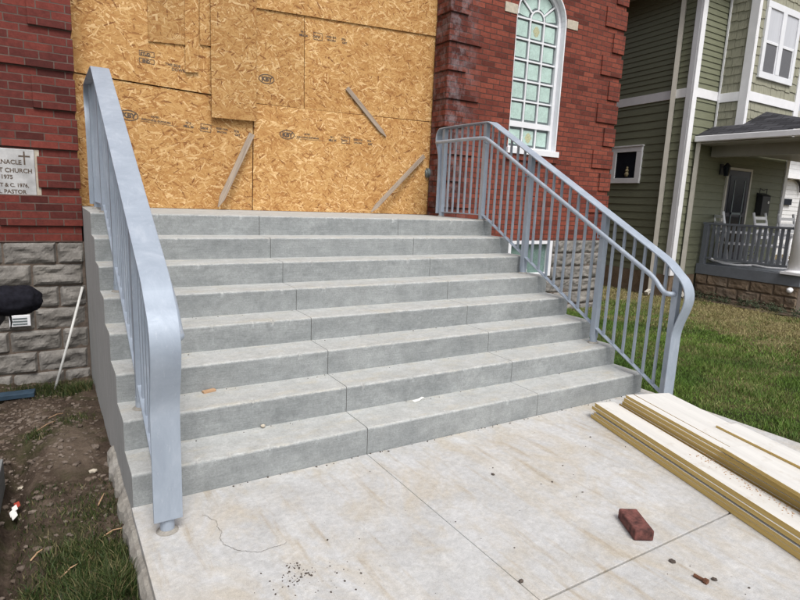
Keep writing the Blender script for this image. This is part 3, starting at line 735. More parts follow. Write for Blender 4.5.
s3 = osb('narrow OSB sheet with an oval stamp in the middle of the doorway', 0, 0, 0, 0, SY + .001, poly=[(fx(.41), fzz(2.531)), (fx(.997), fzz(2.537)), (fx(.988), fzz(3.72)), (fx(.40), fzz(3.70))])
s4 = osb('wide OSB sheet at right of the doorway, a stake nailed across its lower edge', 0, 0, 0, 0, SY + .001, poly=[(fx(1.003), fzz(2.537)), (PXR - .004, fzz(2.575)), (PXR - .004, fzz(3.74)), (fx(.994), fzz(3.72))])
s5 = osb('topmost OSB sheet at the upper right of the doorway, overlapping those below', 0, 0, 0, 0, SY - .016, poly=[(fx(.37), fzz(3.505)), (PXR - .006, fzz(3.632)), (PXR - .006, 4.9), (fx(.36), 4.9)])
s6 = osb('tall OSB sheet at the upper left of the doorway, beside the dark quoins', 0, 0, 0, 0, SY - .012, poly=[(PXL - .1, fzz(2.608)), (fx(.40), fzz(2.545)), (fx(.395), 4.9), (PXL - .1, 4.9)])
s7 = osb('short OSB offcut at the top left of the doorway, left of the narrow strip', 0, 0, 0, 0, SY - .026, poly=[(fx(-.653), fzz(2.983)), (fx(-.295), fzz(3.008)), (fx(-.285), 4.4), (fx(-.64), 4.4)])
s8 = osb('narrow OSB strip hanging between the offcut and the big overlay', 0, 0, 0, 0, SY - .038, poly=[(fx(-.312), fzz(2.742)), (fx(-.182), fzz(2.757)), (fx(-.155), 4.4), (fx(-.29), 4.4)])
s9 = osb('OSB strip peeking out left of the big overlay board', 0, 0, 0, 0, SY - .026, poly=[(fx(-.160), fzz(3.034)), (fx(.05), fzz(3.04)), (fx(.05), 4.4), (fx(-.150), 4.4)])
s10 = osb('big vertical OSB overlay board nailed over the centre of the doorway', 0, 0, 0, 0, SY - .062, t=.018, poly=[(fx(-.062), fzz(2.322)), (fx(.418), fzz(2.331)), (fx(.425), 4.4), (fx(-.050), 4.4)])
def stamp(sheet, px, py, y, kind, rot, scale=1.0):
    c = at(px, py, 1, y); cs, sn = math.cos(rot), math.sin(rot); yy = y - .0016; cur = [MB()]
    pl = lambda u, v_: (c.x + (u * cs - v_ * sn) * scale, yy, c.z + (u * sn + v_ * cs) * scale)
    def done(): cur[0].build('stamp', M['ink'], sheet); cur[0] = MB()
    def oval(u0, v0, a, b):
        n = 28; V = []
        for i in range(n):
            t = 2 * math.pi * i / n
            V += [pl(u0 + a * math.cos(t), v0 + b * math.sin(t)), pl(u0 + (a - .010) * math.cos(t), v0 + (b - .010) * math.sin(t))]
        cur[0].add(V, [(2 * i, 2 * ((i + 1) % n), 2 * ((i + 1) % n) + 1, 2 * i + 1) for i in range(n)])
    def rect(u0, v0, u1, v1): cur[0].add([pl(u0, v0), pl(u1, v0), pl(u1, v1), pl(u0, v1)], [(0, 1, 2, 3)])
    def frame(u0, v0, u1, v1, t=.006): rect(u0, v0, u1, v0 + t); rect(u0, v1 - t, u1, v1); rect(u0, v0 + t, u0 + t, v1 - t); rect(u1 - t, v0 + t, u1, v1 - t)
    tx = lambda s_, u, v_, h, b_=.001: text_into(cur[0], s_, h, lambda a, bb: pl(u + a, v_ + bb), bold=b_)
    if 'oval' in kind: oval(.085, .02, .090, .052); tx('KBY', .028, -.003, .066, .004); done()
    if 'lines' in kind: tx('RATED', .29, .034, .024, .001); tx('SHEATHING EXPOSURE', .20, -.004, .026, .001); rect(.19, -.018, .55, -.015); done()
    if 'boxes' in kind:
        tx('PS 2', .62, .022, .030, .001); tx('MILL 24', .60, -.012, .030, .002); done()
        frame(.77, -.03, .88, .05); tx('24/16', .778, -.004, .030, .002); done()
        tx('SIZED FOR', .93, .016, .026, .001); tx('SPACING', .94, -.018, .026, .001); done()
        tx('7/16', 1.12, .012, .030, .002); tx('CAT', 1.13, -.024, .030, .002); done()
    if kind == 'pair':
        frame(0, .045, .14, .095); tx('STUD', .012, .054, .036, .002); done(); frame(0, -.02, .14, .025); tx('END', .03, -.011, .034, .002); done()
        tx('THIS SIDE', .24, -.005, .034, .001); tx('DOWN', .30, -.045, .040, .001); done()
stamp(s1, 119, 116, SY, 'oval lines boxes', R(-3)); stamp(s2, 280, 136, SY, 'oval lines boxes', R(1)); stamp(s3, 259, 80, SY + .001, 'oval', R(1))
stamp(s6, 139, 60, SY - .012, 'pair', R(-1.5)); stamp(s4, 246, 26, SY + .001, 'boxes', R(2.0))
# pointed grey stakes
def stake(label, p0, p1, y0, y1, w=.042, t=.02, group='pointed wooden stakes at the boarded doorway'):
    a = at(*p0, 1, y0); b2 = at(*p1, 1, y1); d = (b2 - a); L = d.length; d.normalize()
    o = MB(); h = w / 2
    prof = [(0, -h), (L - .11, -h), (L, -h * .1), (L, h * .2), (L - .10, h), (0, h)]
    o.prism(prof, -t / 2, t / 2, 'z')
    ob = o.build('wooden_stake', M['grey_wood'], bevel=.002, segs=1)
    yv = Vector((0, -1, 0)); yv = (yv - d * yv.dot(d)).normalized(); sv = yv.cross(d)
    ob.matrix_world = Matrix(((d.x, sv.x, yv.x, a.x), (d.y, sv.y, yv.y, a.y), (d.z, sv.z, yv.z, a.z), (0, 0, 0, 1)))
    return tag(ob, label, 'stake', group)
stake('grey pointed stake standing left of the sheet seam, point down', (252, 134), (218, 207), SY - .06, SY - .16, .062)
stake('grey stake nailed diagonally across the upper sheet seam', (347, 88), (386, 137), SY - .014, SY - .014, .052)
stake('grey pointed stake leaning low beside the right brick pier', (424, 156), (371, 212), SY - .03, SY - .22, .055)

# ------------------------------------------------------------------ plaque and small things by the left wall
plq = thing('church_plaque', 'engraved white marble plaque with a cross set in the left brick wall', 'plaque', (-1.95, FY, 1.6))
m = MB(); m.box(-2.36, -1.668, FY - .018, FY + .02, 1.428, 1.848); m.build('slab', M['marble'], plq, bevel=.006)
m = MB(); m.box(-1.667, -1.632, FY - .006, FY + .02, 1.42, 1.85); m.build('mortar_edge', M['limestone'], plq)
t = MB(); yy = FY - .0195; PL = lambda x, z: (lambda a, bb: (x + a, yy, z + bb))
for body, size, x, z in (('TABERNACLE', .052, -1.765, 1.716), ('BAPTIST CHURCH', .052, -1.690, 1.646), ('1975', .048, -1.835, 1.590), ('REBUILT & C. 1976,', .044, -1.722, 1.523), ('DR. PASTOR', .048, -1.745, 1.466)):
    t = MB(); text_into(t, body, size, PL(x, z), align='RIGHT', bold=.0012, xs=.92); t.build('inscription', M['ink'], plq)
t = MB(); t.box(-1.749, -1.737, yy, yy + .003, 1.715, 1.828); t.box(-1.785, -1.701, yy - .0005, yy + .002, 1.782, 1.794)
t.build('cross', M['ink'], plq)
pole = MB(); a = at(82.5, 287, 1, FY - .045); b2 = at(53, 387, 1, 2.86); b2.z = soil_z(b2.x, b2.y) - .03
pole.tube([a, a.lerp(b2, .5) + Vector((.004, -.004, 0)), b2], .0115, 10)
tag(pole.build('conduit_pipe', M['pvc'], smooth=True), 'thin white conduit pipe leaning against the rough block wall', 'pipe')
vt = thing('wall_vent', 'small pale vent plate on the block wall under the black bag', 'vent', (-1.86, FY - .03, .33))
m = MB(); m.box(-1.945, -1.785, FY - .055, FY + .01, .283, .385); m.build('plate', M['vinyl'], vt, bevel=.004)
for z in (.305, .33, .355):
    m = MB(); m.box(-1.92, -1.81, FY - .059, FY - .0555, z - .006, z + .006); m.build('slot', M['rim'], vt)
# black padded bag hanging at the frame's left edge
bag = thing('black_bag', 'black bulging bag on a dark post before the block wall', 'bag', (-1.86, 2.35, .2))
o = MB()
bm = bmesh.new(); bmesh.ops.create_uvsphere(bm, u_segments=80, v_segments=48, radius=1)
cA = at(20, 300, 1, 2.3); cR = at(42, 300, 1, 2.3); cB = at(-6, 292, 1, 2.3)
V = []
for v in bm.verts:
    c = Vector((math.copysign(abs(v.co.x) ** .62, v.co.x), v.co.y, math.copysign(abs(v.co.z) ** .8, v.co.z))); r = 1 + .06 * fbm(c.x * 2, c.y * 2, c.z * 2, 4) + .035 * fbm(c.x * 9, c.y * 3, c.z * 3, 3) - .10 * math.exp(-((c.x + .35) / .12) ** 2)
    hump = .030 * max(0, -c.x) ** .8 * (1 if c.z > 0 else .4)
    V.append((cR.x - .20 + c.x * r * .20, cA.y + c.y * r * .13, cA.z + c.z * r * (.112 + hump)))
o.add(V, [tuple(v.index for v in f.verts) for f in bm.faces]); bm.free()
o.build('bag_body', M['black'], bag, smooth=True)
o = MB(); o.tube([(cB.x + .04, cB.y, cB.z), (cB.x + .025, cB.y, cB.z - .2), (cB.x - .10, cB.y, cB.z - .38), (cB.x - .16, cB.y, -.32)], [.045, .034, .028, .026], 10); o.build('post', M['iron'], bag, smooth=True)
o = MB(); q = at(10, 316, 1, 2.3); o.tube([(q.x, q.y, q.z + .02), (q.x + .006, q.y, q.z - .05), (q.x - .002, q.y, q.z - .1)], [.009, .007, .003], 8); o.build('strap', M['iron'], bag, smooth=True)
pl = MB(); c = at(14, 394.5, 2, -.21); pl.obox((c.x - .12, c.y, -.215), (.27, -.012, .004), (.005, .045, .004), (0, -.002, .02))
tag(pl.build('blue_plank', M['blue'], bevel=.003), 'dull blue plank lying on the soil at the left edge', 'plank')
pl = MB(); pl.obox((-1.945, .30, -.15), (.018, 0, 0), (.02, .70, .01), (0, 0, .09))
tag(pl.build('form_board', M['form'], bevel=.003), 'grey timber form board on edge in the trench at the left', 'board')
wr_ = MB(); q = at(14, 513, 2, -.25)
for i, (dx, dy, dz, mi) in enumerate([(.012, .05, .02, 1), (.016, .035, .028, 1), (.004, .012, .02, 0), (-.006, -.02, .012, 0), (.004, -.045, .006, 0)]):
    wr_.obox((q.x + dx, q.y + dy, q.z + dz), (.010, .004 * i, .003), (-.004, .016, .006), (0.001, .001, .0015), mi)
tag(wr_.build('candy_wrapper', [M['paper'], M['red']]), 'crumpled red and white wrapper in the trench', 'litter')
for i, (px, py, r, lab) in enumerate([(93, 465, .022, 'pale rounded stone on the soil mound beside the stairs'), (20, 466, .020, 'grey rounded stone near the grey form board'), (97, 584, .02, 'small tan stone among the weeds beside the walk')]):
    q = at(px, py, 2, -.15); s = MB(); pebble(s, q.x, q.y, soil_z(q.x, q.y) + .012, r, i + 50)
    tag(s.build('stone', M['limestone'], smooth=False), lab, 'stone')
tw = MB()
for (x0, y0), (x1, y1) in (((98, 503), (104, 492)), ((102, 535), (122, 527)), ((30, 554), (42, 548)), ((60, 577), (78, 567)), ((54, 412), (36, 425)), ((62, 402), (48, 410))):
    a = at(x0, y0, 2, -.14); b2 = at(x1, y1, 2, -.14); a.z = soil_z(a.x, a.y) + .012; b2.z = soil_z(b2.x, b2.y) + .02
    tw.tube([a, a.lerp(b2, .5) + Vector((.006, .004, .01)), b2], [.004, .0035, .002], 6)
tag(tw.build('twigs', M['chip']), 'pale dry twigs and straw lying on the bare soil', 'twigs', kind='stuff')

# ------------------------------------------------------------------ things lying on walk and steps
br = MB(); A_ = at(618, 516, 2, .055); c = Vector((.80, -1.30, .0))
ax = Vector((-.055, -.088, 0)); ax = Vector((.06, -.125, 0)).normalized()
p0, p1 = at(634, 541, 2, 0), at(619, 520, 2, 0)
dirv = (p1 - p0); dirv.z = 0; dirv.normalize(); side = Vector((-dirv.y, dirv.x, 0)) * -1
L, Wd, Hh = .20, .095, .055
cen = p0 + dirv * L / 2 + side * Wd / 2
br.obox((cen.x, cen.y, Hh / 2), dirv * L / 2, side * Wd / 2, (0, 0, Hh / 2))
ob = br.build('loose_brick', [M['brick_one']], bevel=.008, segs=3)
tag(ob, 'worn red brick lying alone on the concrete walk', 'brick')
def lump(name, px, py, z, half, rot, mat, label, cat, bev=.002):
    q = at(px, py, 2, z); m_ = MB(); u = Vector((math.cos(rot), math.sin(rot), 0)); v_ = Vector((-u.y, u.x, 0))
    m_.obox((q.x, q.y, z + half[2]), u * half[0], v_ * half[1], (0, 0, half[2])); return tag(m_.build(name, mat, bevel=bev), label, cat)
lump('wood_chip', 209, 392, 2 * RISE, (.040, .016, .007), .25, M['chip'], 'small tan wood chip on the second step', 'wood chip')
m_ = MB(); q = at(263, 428, 2, RISE); pebble(m_, q.x, q.y, RISE + .013, .020, 3, .75); tag(m_.build('pebble', M['limestone'], smooth=True), 'round grey pebble on the lowest step', 'pebble')
m_ = MB(); q = at(418, 400.5, 2, RISE)
m_.obox((q.x - .018, q.y - .004, RISE + .004), (.028, .005, .001), (-.003, .012, .001), (0, 0, .0012)); m_.obox((q.x + .024, q.y + .004, RISE + .009), (.026, .009, .004), (-.004, .010, 0), (0, 0, .0012))
tag(m_.build('paper_scrap', M['paper']), 'torn white paper scrap on the lowest step', 'paper')
bt = thing('rusty_bolt', 'rusty bolt lying on the walk in front of the loose brick', 'bolt', (.725, -1.705, 0))
q0, q1 = at(694, 575, 2, .008), at(705, 581, 2, .008)
m_ = MB(); m_.tube([q0, q1], .0085, 8); m_.build('shank', M['rust'], bt)
m_ = MB(); dv = (q1 - q0).normalized(); m_.tube([q1 - dv * .004, q1 + dv * .012], .0135, 6); m_.build('head', M['rust'], bt)
for px, py, r, lab in ((672, 562, .014, 'grey stone chip between the loose brick and the rusty bolt'), (714, 580, .010, 'grey stone chip right of the rusty bolt'), (521, 582, .012, 'dark stone chip on the walk joint'), (493, 475, .012, 'dark stone chip alone in the middle of the walk')):
    m_ = MB(); q = at(px, py, 2, 0); pebble(m_, q.x, q.y, r * .4, r, px, .6); tag(m_.build('stone_chip', M['debris']), lab, 'stone chip')
# primed trim boards stacked along the lawn edge
U = Vector((-.309, -.951, 0)); S_ = Vector((.951, -.309, 0))
def plank(start, z, wdt, thk, L, label, du=0.0, rot=0.0):
    rot += R(random.uniform(-.22, .22)); u = Matrix.Rotation(rot, 3, 'Z') @ U; s = Matrix.Rotation(rot, 3, 'Z') @ S_
    p = Vector((start[0], start[1], 0)) + u * du; c = p + u * L / 2 + s * wdt / 2
    mb = MB(); mb.obox((0, 0, 0), (L / 2, 0, 0), (0, wdt / 2, 0), (0, 0, thk / 2)); mb.mi = [1, 1, 0, 0, 0, 0]
    ob = mb.build('trim_board', [M['khaki'], M['prime']], bevel=.0022)
    ob.matrix_world = Matrix(((u.x, s.x, 0, c.x), (u.y, s.y, 0, c.y), (0, 0, 1, z + thk / 2), (0, 0, 0, 1)))
    return tag(ob, label, 'board', 'primed trim boards stacked on the walk')
T = .030
B0 = Vector((1.80, -.215, 0))
plank(B0, .001, .15, .030, 3.1, 'lowest primed board of the left stack, its khaki edge nearest the loose brick')
plank(B0 + S_ * .003, .0315, .147, .024, 3.1, 'second board from the bottom of the left stack, under the dark gap', .03)
plank(B0 + S_ * .007, .066, .152, .026, 3.1, 'second board from the top of the left stack, khaki edge above the dark gap', -.01)
plank(B0 + S_ * .014, .0925, .160, .030, 3.1, 'top board of the left stack with a broad white face', .015)
dk = MB(); c_ = B0 + S_ * .09 + U * 1.6; dk.obox((c_.x, c_.y, .0607), U * 1.5, S_ * .05, (0, 0, .005))
tag(dk.build('spacer_lath', M['khaki']), 'thin lath in the dark gap between the boards of the left stack', 'lath')
B1 = Vector((1.965, -.37, 0))
for z, off, du, lab in ((.001, .032, .06, 'lowest board of the right stack, set back beneath the others'), (.0305, .020, -.01, 'second board from the bottom of the right stack'), (.060, .004, -.05, 'third board from the bottom of the right stack, jutting toward the steps'),
                        (.0895, .0, -.06, 'middle board of the right stack, jutting furthest toward the steps'), (.119, .003, -.03, 'second full board from the top of the right stack'), (.1485, .007, -.02, 'uppermost full board of the right stack, under the white top pieces')):
    plank(B1 + S_ * off, z, .36, .029, 3.0, lab, du)
plank(B1 + S_ * .016, .178, .062, .022, 3.0, 'thin top board on the left edge of the right stack', -.015)
plank(B1 + S_ * .090, .178, .30, .020, 3.0, 'broad white top board of the right stack beside the lawn', -.02)
plank(B1 + S_ * .21, .1985, .17, .016, 2.3, 'white board laid on the right stack, nearest the lawn', .62, R(2))
plank(B1 + S_ * .03, .2005, .17, .022, 2.2, 'short white board with a cut end on top of the right stack', .93, R(-3))
sd = MB()
for i in range(260):
    u = random.uniform(.9, 2.2); p = B0 + U * u + S_ * random.gauss(.135, .025); r = random.uniform(.0015, .005); pebble(sd, p.x, p.y, .1225 + r * .3, r, i, .5)
tag(sd.build('sawdust', M['chip']), 'brown crumbs and sawdust on the left stack of boards', 'sawdust', kind='stuff')

# ------------------------------------------------------------------ neighbour house
HX, HY, HZ = 8.40, 3.5, -.12
house = thing('green_house', 'green grey clapboard house with white trim and a covered porch', 'house', (HX, HY, HZ))
SA = R(7)
def lap(mb, P0, d, L, z0, z1, ex, t=.016, nrm=None):
    d = Vector(d).normalized(); n = Vector(nrm); z = z0
    while z < z1 - .01:
        zt = min(z + ex, z1); a = Vector((P0[0], P0[1], z)); e = Vector((0, 0, zt - z))
        V = [a + n * t, a + d * L + n * t, a + d * L + e + n * .002, a + e + n * .002, a, a + d * L]
        mb.add(V, [(0, 1, 2, 3), (4, 5, 1, 0)]); z = zt
    return mb
sd_ = Vector((math.sin(SA), math.cos(SA), 0)); sn_ = Vector((-math.cos(SA), math.sin(SA), 0))
HL = 11.0; EZ = 5.62
HXR = 12.22
body = MB()
c0 = Vector((HX, HY, 0)); c1 = c0 + sd_ * HL
body.prism([(HX + .003, HY + .003), (HXR, HY + .003), (c1.x + 3.85, c1.y), (c1.x + .003, c1.y)], HZ - .3, EZ + .2, 'z')
body.build('house_body', M['siding'], house)
s = MB(); lap(s, c0 + sd_ * .11, sd_, HL - .11, .34, 3.59, .145, nrm=sn_); lap(s, c0 + sd_ * .11, sd_, HL - .11, 3.75, EZ, .098, nrm=sn_); s.build('siding', M['siding'], house)
s = MB(); lap(s, (HX + .1, HY), (1, 0, 0), HXR - .1 - HX - .1, .34, 3.59, .145, nrm=(0, -1, 0)); lap(s, (HX + .1, HY), (1, 0, 0), .78, 3.75, EZ, .098, nrm=(0, -1, 0)); s.build('siding', M['siding'], house)
b = MB()     # white belt course
b.obox(c0 + sd_ * (HL / 2 + .05) + sn_ * .012 + Vector((0, 0, 3.67)), sd_ * (HL / 2 - .06), sn_ * .016, (0, 0, .08))
b.box(HX + .1, 9.165, HY - .028, HY, 3.59, 3.75); b.build('belt_board', M['white'], house, bevel=.003)
b = MB(); b.obox(c0 + sd_ * .055 + sn_ * .014 + Vector((0, 0, 2.98)), sd_ * .055, sn_ * .018, (0, 0, 2.65)); b.build('corner_board', M['white'], house, bevel=.003)
b = MB(); b.box(HX - .03, HX + .098, HY - .034, HY - .001, .33, 5.63); b.build('corner_board', M['white'], house, bevel=.003)
b = MB(); b.box(HXR - .09, HXR + .03, HY - .034, HY + .1, .33, 5.63); b.build('corner_board', M['white'], house, bevel=.003)
fnd = MB(); fnd.obox(c0 + sd_ * (HL / 2) + sn_ * .004 + Vector((0, 0, .0)), sd_ * (HL / 2), sn_ * .012, (0, 0, .335)); fnd.box(HX - .005, 9.2, HY - .02, HY - .001, -.4, .335); fnd.build('foundation', M['tan_stone'], house)
ev = MB()
ev.obox(c0 + sd_ * (HL / 2) + sn_ * .22 + Vector((0, 0, EZ + .06)), sd_ * (HL / 2 + .3), sn_ * .26, (0, 0, .05)); ev.build('soffit', M['soffit'], house)
gt = MB(); gt.obox(c0 + sd_ * (HL / 2) + sn_ * .54 + Vector((0, 0, EZ + .12)), sd_ * (HL / 2 + .3), sn_ * .06, (0, 0, .06)); gt.build('gutter', M['white'], house)
rf = MB(); a0 = c0 - sd_ * .4 + sn_ * .6; 
rz = EZ + .18
rf.add([(HX - .55, HY - .45, rz), (12.7, HY - .45, rz), (c1.x + 4.4, c1.y, rz), (c1.x - .55, c1.y, rz), (10.3, HY - .45, rz + 2.2), (c1.x + 1.9, c1.y, rz + 2.2)], [(0, 4, 5, 3), (1, 2, 5, 4), (0, 1, 4), (3, 5, 2), (0, 3, 2, 1)])
rf.build('roof', M['roof'], house)
# upper bump out with shingles
BX0, BX1, BY, BZ0 = 9.2, 10.97, 2.97, 2.95
bo = MB(); bo.box(BX0 + .004, BX1, BY + .004, HY - .001, BZ0, 5.75); bo.build('bay', M['shingle'], house)
def shingles(mb, P0, d, L, z0, z1, nrm, ex=.155):
    d = Vector(d); n = Vector(nrm); z = z0; r_ = 0
    while z < z1:
        x = -random.uniform(0, .12)
        while x < L:
            wd = random.uniform(.10, .21); a, bb = max(0, x), min(L, x + wd - .006); x += wd
            if bb - a < .02: continue
            dz = random.uniform(-.016, .016); t = random.uniform(.012, .020)
            lo = Vector((P0[0], P0[1], z + dz)); hi = Vector((P0[0], P0[1], min(z + ex + .03, z1)))
            V = [lo + d * a + n * t, lo + d * bb + n * t, hi + d * bb + n * .002, hi + d * a + n * .002, lo + d * a, lo + d * bb]
            mb.add(V, [(0, 1, 2, 3), (4, 5, 1, 0), (4, 0, 3), (1, 5, 2)])
        z += ex; r_ += 1
for za, zb in ((BZ0, 3.555), (3.72, 5.75)):
    q = MB(); shingles(q, (BX0, HY), (0, -1, 0), HY - BY - .1, za, zb, (-1, 0, 0)); q.build('shingle_siding', M['shingle'], house)
    q = MB(); shingles(q, (BX0 + .04, BY), (1, 0, 0), BX1 - BX0 - .09, za, zb, (0, -1, 0)); q.build('shingle_siding', M['shingle'], house)
b = MB(); b.box(BX0 - .03, BX0 - .001, BY - .03, BY + .12, BZ0, 5.75); b.build('corner_board', M['white'], house, bevel=.003)
b = MB(); b.box(BX0, BX0 + .055, BY - .032, BY - .001, BZ0, 5.75); b.build('corner_board', M['white'], house, bevel=.003)
b = MB(); b.box(BX1 - .06, BX1 + .03, BY - .032, BY + .08, BZ0, 5.75); b.build('corner_board', M['white'], house, bevel=.003)
b = MB(); b.box(BX0 - .028, BX0 - .001, BY + .122, HY - .035, 3.56, 3.72); b.box(BX0 + .056, BX1 - .061, BY - .030, BY - .001, 3.56, 3.72); b.build('belt_board', M['white'], house, bevel=.003)
b = MB(); b.box(BX0 - .035, BX0 + .0, HY - .06, HY - .03, BZ0, 5.75); b.build('corner_bead', M['white'], house)
# double window upstairs
wx, wX, wz, wZ = 9.42, 10.64, 3.98, 5.27
b = MB(); yf = BY - .05
b.box(wx, wX, yf, BY - .001, wz, wz + .11); b.box(wx, wX, yf, BY - .001, wZ - .11, wZ)
b.box(wx, wx + .10, yf, BY - .001, wz + .11, wZ - .11); b.box(wX - .10, wX, yf, BY - .001, wz + .11, wZ - .11)
xm = (wx + wX) / 2; b.box(xm - .07, xm + .07, yf - .003, BY - .001, wz + .11, wZ - .11)
zm = (wz + wZ) / 2 - .02
for xa, xb in ((wx + .1, xm - .07), (xm + .07, wX - .1)):
    b.box(xa, xb, yf + .012, BY - .004, zm - .025, zm + .025)
    b.box(xa, xa + .03, yf + .014, BY - .004, wz + .11, zm - .025); b.box(xb - .03, xb, yf + .014, BY - .004, wz + .11, zm - .025)
hw = b.build('window', M['vinyl'], house, bevel=.004)
for xa, xb in ((wx + .1, xm - .07), (xm + .07, wX - .1)):
    p = MB(); p.box(xa, xb, BY - .030, BY - .022, zm + .025, wZ - .11); p.build('pane', M['curtain'], hw)
    p = MB(); p.box(xa + .03, xb - .03, BY - .026, BY - .020, wz + .11, zm - .025); p.build('pane', M['screen'], hw)
# small side window
def side_pt(s_, z, o_): return c0 + sd_ * s_ + sn_ * o_ + Vector((0, 0, z))
b = MB()
def sbox(mb, s0, s1, z0, z1, o0, o1): mb.obox(side_pt((s0 + s1) / 2, (z0 + z1) / 2, (o0 + o1) / 2), sd_ * (s1 - s0) / 2, sn_ * (o1 - o0) / 2, (0, 0, (z1 - z0) / 2))
w0, w1 = .95, 1.74
sbox(b, w0, w1, 2.06, 2.16, .001, .05); sbox(b, w0, w1, 2.68, 2.78, .001, .05); sbox(b, w0, w0 + .13, 2.16, 2.68, .001, .048); sbox(b, w1 - .13, w1, 2.16, 2.68, .001, .048)
sbox(b, w0 - .02, w1 + .02, 2.78, 2.805, .001, .065)
sw = b.build('window', M['white'], house, bevel=.003)
p = MB(); sbox(p, w0 + .13, w1 - .13, 2.16, 2.68, .018, .026); p.build('pane', M['dark_glass'], sw)
p = MB(); q = side_pt((w0 + w1) / 2 - .05, 2.24, .028)
for dz, r in ((0, .05), (.07, .04), (.125, .026)): p.tube([q + Vector((0, 0, dz - r)), q + Vector((0, 0, dz)), q + Vector((0, 0, dz + r))], [r * .6, r, r * .5], 10)
p.build('sill_figurine', M['tan'], sw, smooth=True)
# downspouts
def downspout(name, a, b_, w_=.045, mat='beige', kick=None):
    o = MB(); o.tube([a, b_] + ([kick] if kick else []), w_, 4); return o.build(name, M[mat], house)
downspout('downspout', side_pt(.35, EZ + .05, .075), side_pt(.33, .02, .075), .052, 'beige', side_pt(.30, -.06, .2))
downspout('downspout', (8.69, HY - .07, 2.80), (8.69, HY - .07, .04), .05, 'beige', (8.66, HY - .2, -.06))
mt = MB(); mt.box(8.50, 8.60, HY - .10, HY - .021, .05, .27); mt.build('meter_box', M['beige'], house, bevel=.01)
# porch
PX, PY0, PZ = 9.2, 1.62, .555
po = MB(); po.box(PX + .02, 12.6, PY0 + .02, HY - .03, .42, PZ - .001); po.build('porch_floor', M['porch_grey'], house)
fb = MB(); fb.box(PX - .012, PX + .0195, PY0, HY - .036, .36, PZ); fb.box(PX + .02, 12.6, PY0 - .012, PY0 + .0195, .36, PZ); fb.build('porch_fascia', M['porch_grey'], house, bevel=.003)
def coarse_blocks(y0, y1, x, zt, zb):
    mb = MB(); r_ = 0; z = zt
    while z > zb:
        y = y0 - (.2 if r_ % 2 else 0)
        while y < y1:
            a, bb = max(y, y0), min(y + .4, y1); y += .4
            if bb - a < .05: continue
            nx, nz = 12, 7; V = []; F = []; sd = random.uniform(0, 90)
            for j in range(nz + 1):
                for i in range(nx + 1):
                    u, v_ = i / nx, j / nz; Y = a + .004 + (bb - a - .008) * u; Zz = z - .2 + .004 + .192 * v_
                    ed = min(1, min(min(u, 1 - u) * .4, min(v_, 1 - v_) * .2) / .025)
                    V.append((x - ed * (.012 + .022 * (fbm(Y * 7 + sd, Zz * 9, sd) + .4)), Y, Zz))
            for j in range(nz):
                for i in range(nx): F.append((j * (nx + 1) + i, j * (nx + 1) + i + 1, (j + 1) * (nx + 1) + i + 1, (j + 1) * (nx + 1) + i))
            mb.add(V, F)
        z -= .2; r_ += 1
    return mb
coarse_blocks(PY0 + .01, HY - .04, PX + .02, .358, -.3).build('porch_base', M['tan_stone'], house)
kb = MB(); kb.box(PX + .024, 12.55, PY0 + .012, HY - .04, -.35, .41); kb.build('porch_base_core', M['joint'], house)
# porch roof
EX, EY, EZp = 8.64, 1.15, 2.92
AX, AY, AZ = 9.93, BY, 3.44
rfp = MB()
e0 = (EX, HY - .001, EZp); e1 = (EX, EY, EZp); e2 = (13.0, EY, EZp); r1 = (AX, AY - .02, AZ); r2 = (13.0, AY - .02, AZ)
def zs(x): return EZp + (AZ - EZp) * (x - EX) / (AX - EX)
w0_ = (BX0, HY - .001, zs(BX0)); w1_ = (BX0 - .036, AY - .02, zs(BX0 - .036))
rfp.add([e0, e1, r1, (BX0 - .036, AY - .02, zs(BX0 - .036)), (BX0 - .036, HY - .001, zs(BX0 - .036))], [(0, 1, 2, 3, 4)])
rfp.add([e1, e2, r2, r1], [(0, 1, 2, 3)])
rfp.build('porch_roof', M['roof'], house)
gp = MB(); gp.box(EX - .06, EX + .03, EY - .06, HY - .04, EZp - .115, EZp - .012); gp.box(EX + .03, 13.0, EY - .06, EY + .03, EZp - .115, EZp - .012); gp.build('porch_gutter', M['white'], house, bevel=.012)
sp = MB(); sp.box(EX + .031, PX + .1, EY + .031, HY - .04, EZp - .145, EZp - .12); sp.box(PX + .1, 13, EY + .031, PY0 + .22, EZp - .145, EZp - .12); sp.build('porch_soffit', M['soffit'], house)
bmz = MB(); bmz.box(PX - .02, PX + .16, PY0 - .05, HY - .04, EZp - .34, EZp - .146); bmz.box(PX + .16, 12.9, PY0 - .05, PY0 + .13, EZp - .34, EZp - .146); bmz.build('porch_beam', M['soffit'], house)
cl = MB(); cl.box(PX + .161, 12.9, PY0 + .131, HY - .04, EZp - .2, EZp - .17); cl.build('porch_ceiling', M['soffit'], house)
col = MB(); cx, cy = PX + .10, PY0 + .14
col.tube([(cx, cy, PZ + .07), (cx, cy, 1.4), (cx, cy, EZp - .36)], [.125, .118, .10], 28)
cc = col.build('porch_column', M['white'], house, smooth=True)
m_ = MB(); m_.tube([(cx, cy, PZ + .045), (cx, cy, PZ + .075)], [.17, .145], 28); m_.box(cx - .17, cx + .17, cy - .17, cy + .17, PZ, PZ + .044); m_.build('column_base', M['white'], cc)
m_ = MB(); m_.box(cx - .14, cx + .14, cy - .14, cy + .14, EZp - .375, EZp - .341); m_.build('capital', M['white'], cc)
m_ = MB(); m_.tube([(PX - .02, PY0 + .12, .30), (PX - .07, PY0 + .12, .285)], [.045, .05], 12); m_.tube([(PX - .071, PY0 + .12, .284), (PX - .09, PY0 + .12, .28)], [.048, .02], 12); m_.build('porch_lamp', M['white'], house, smooth=True)
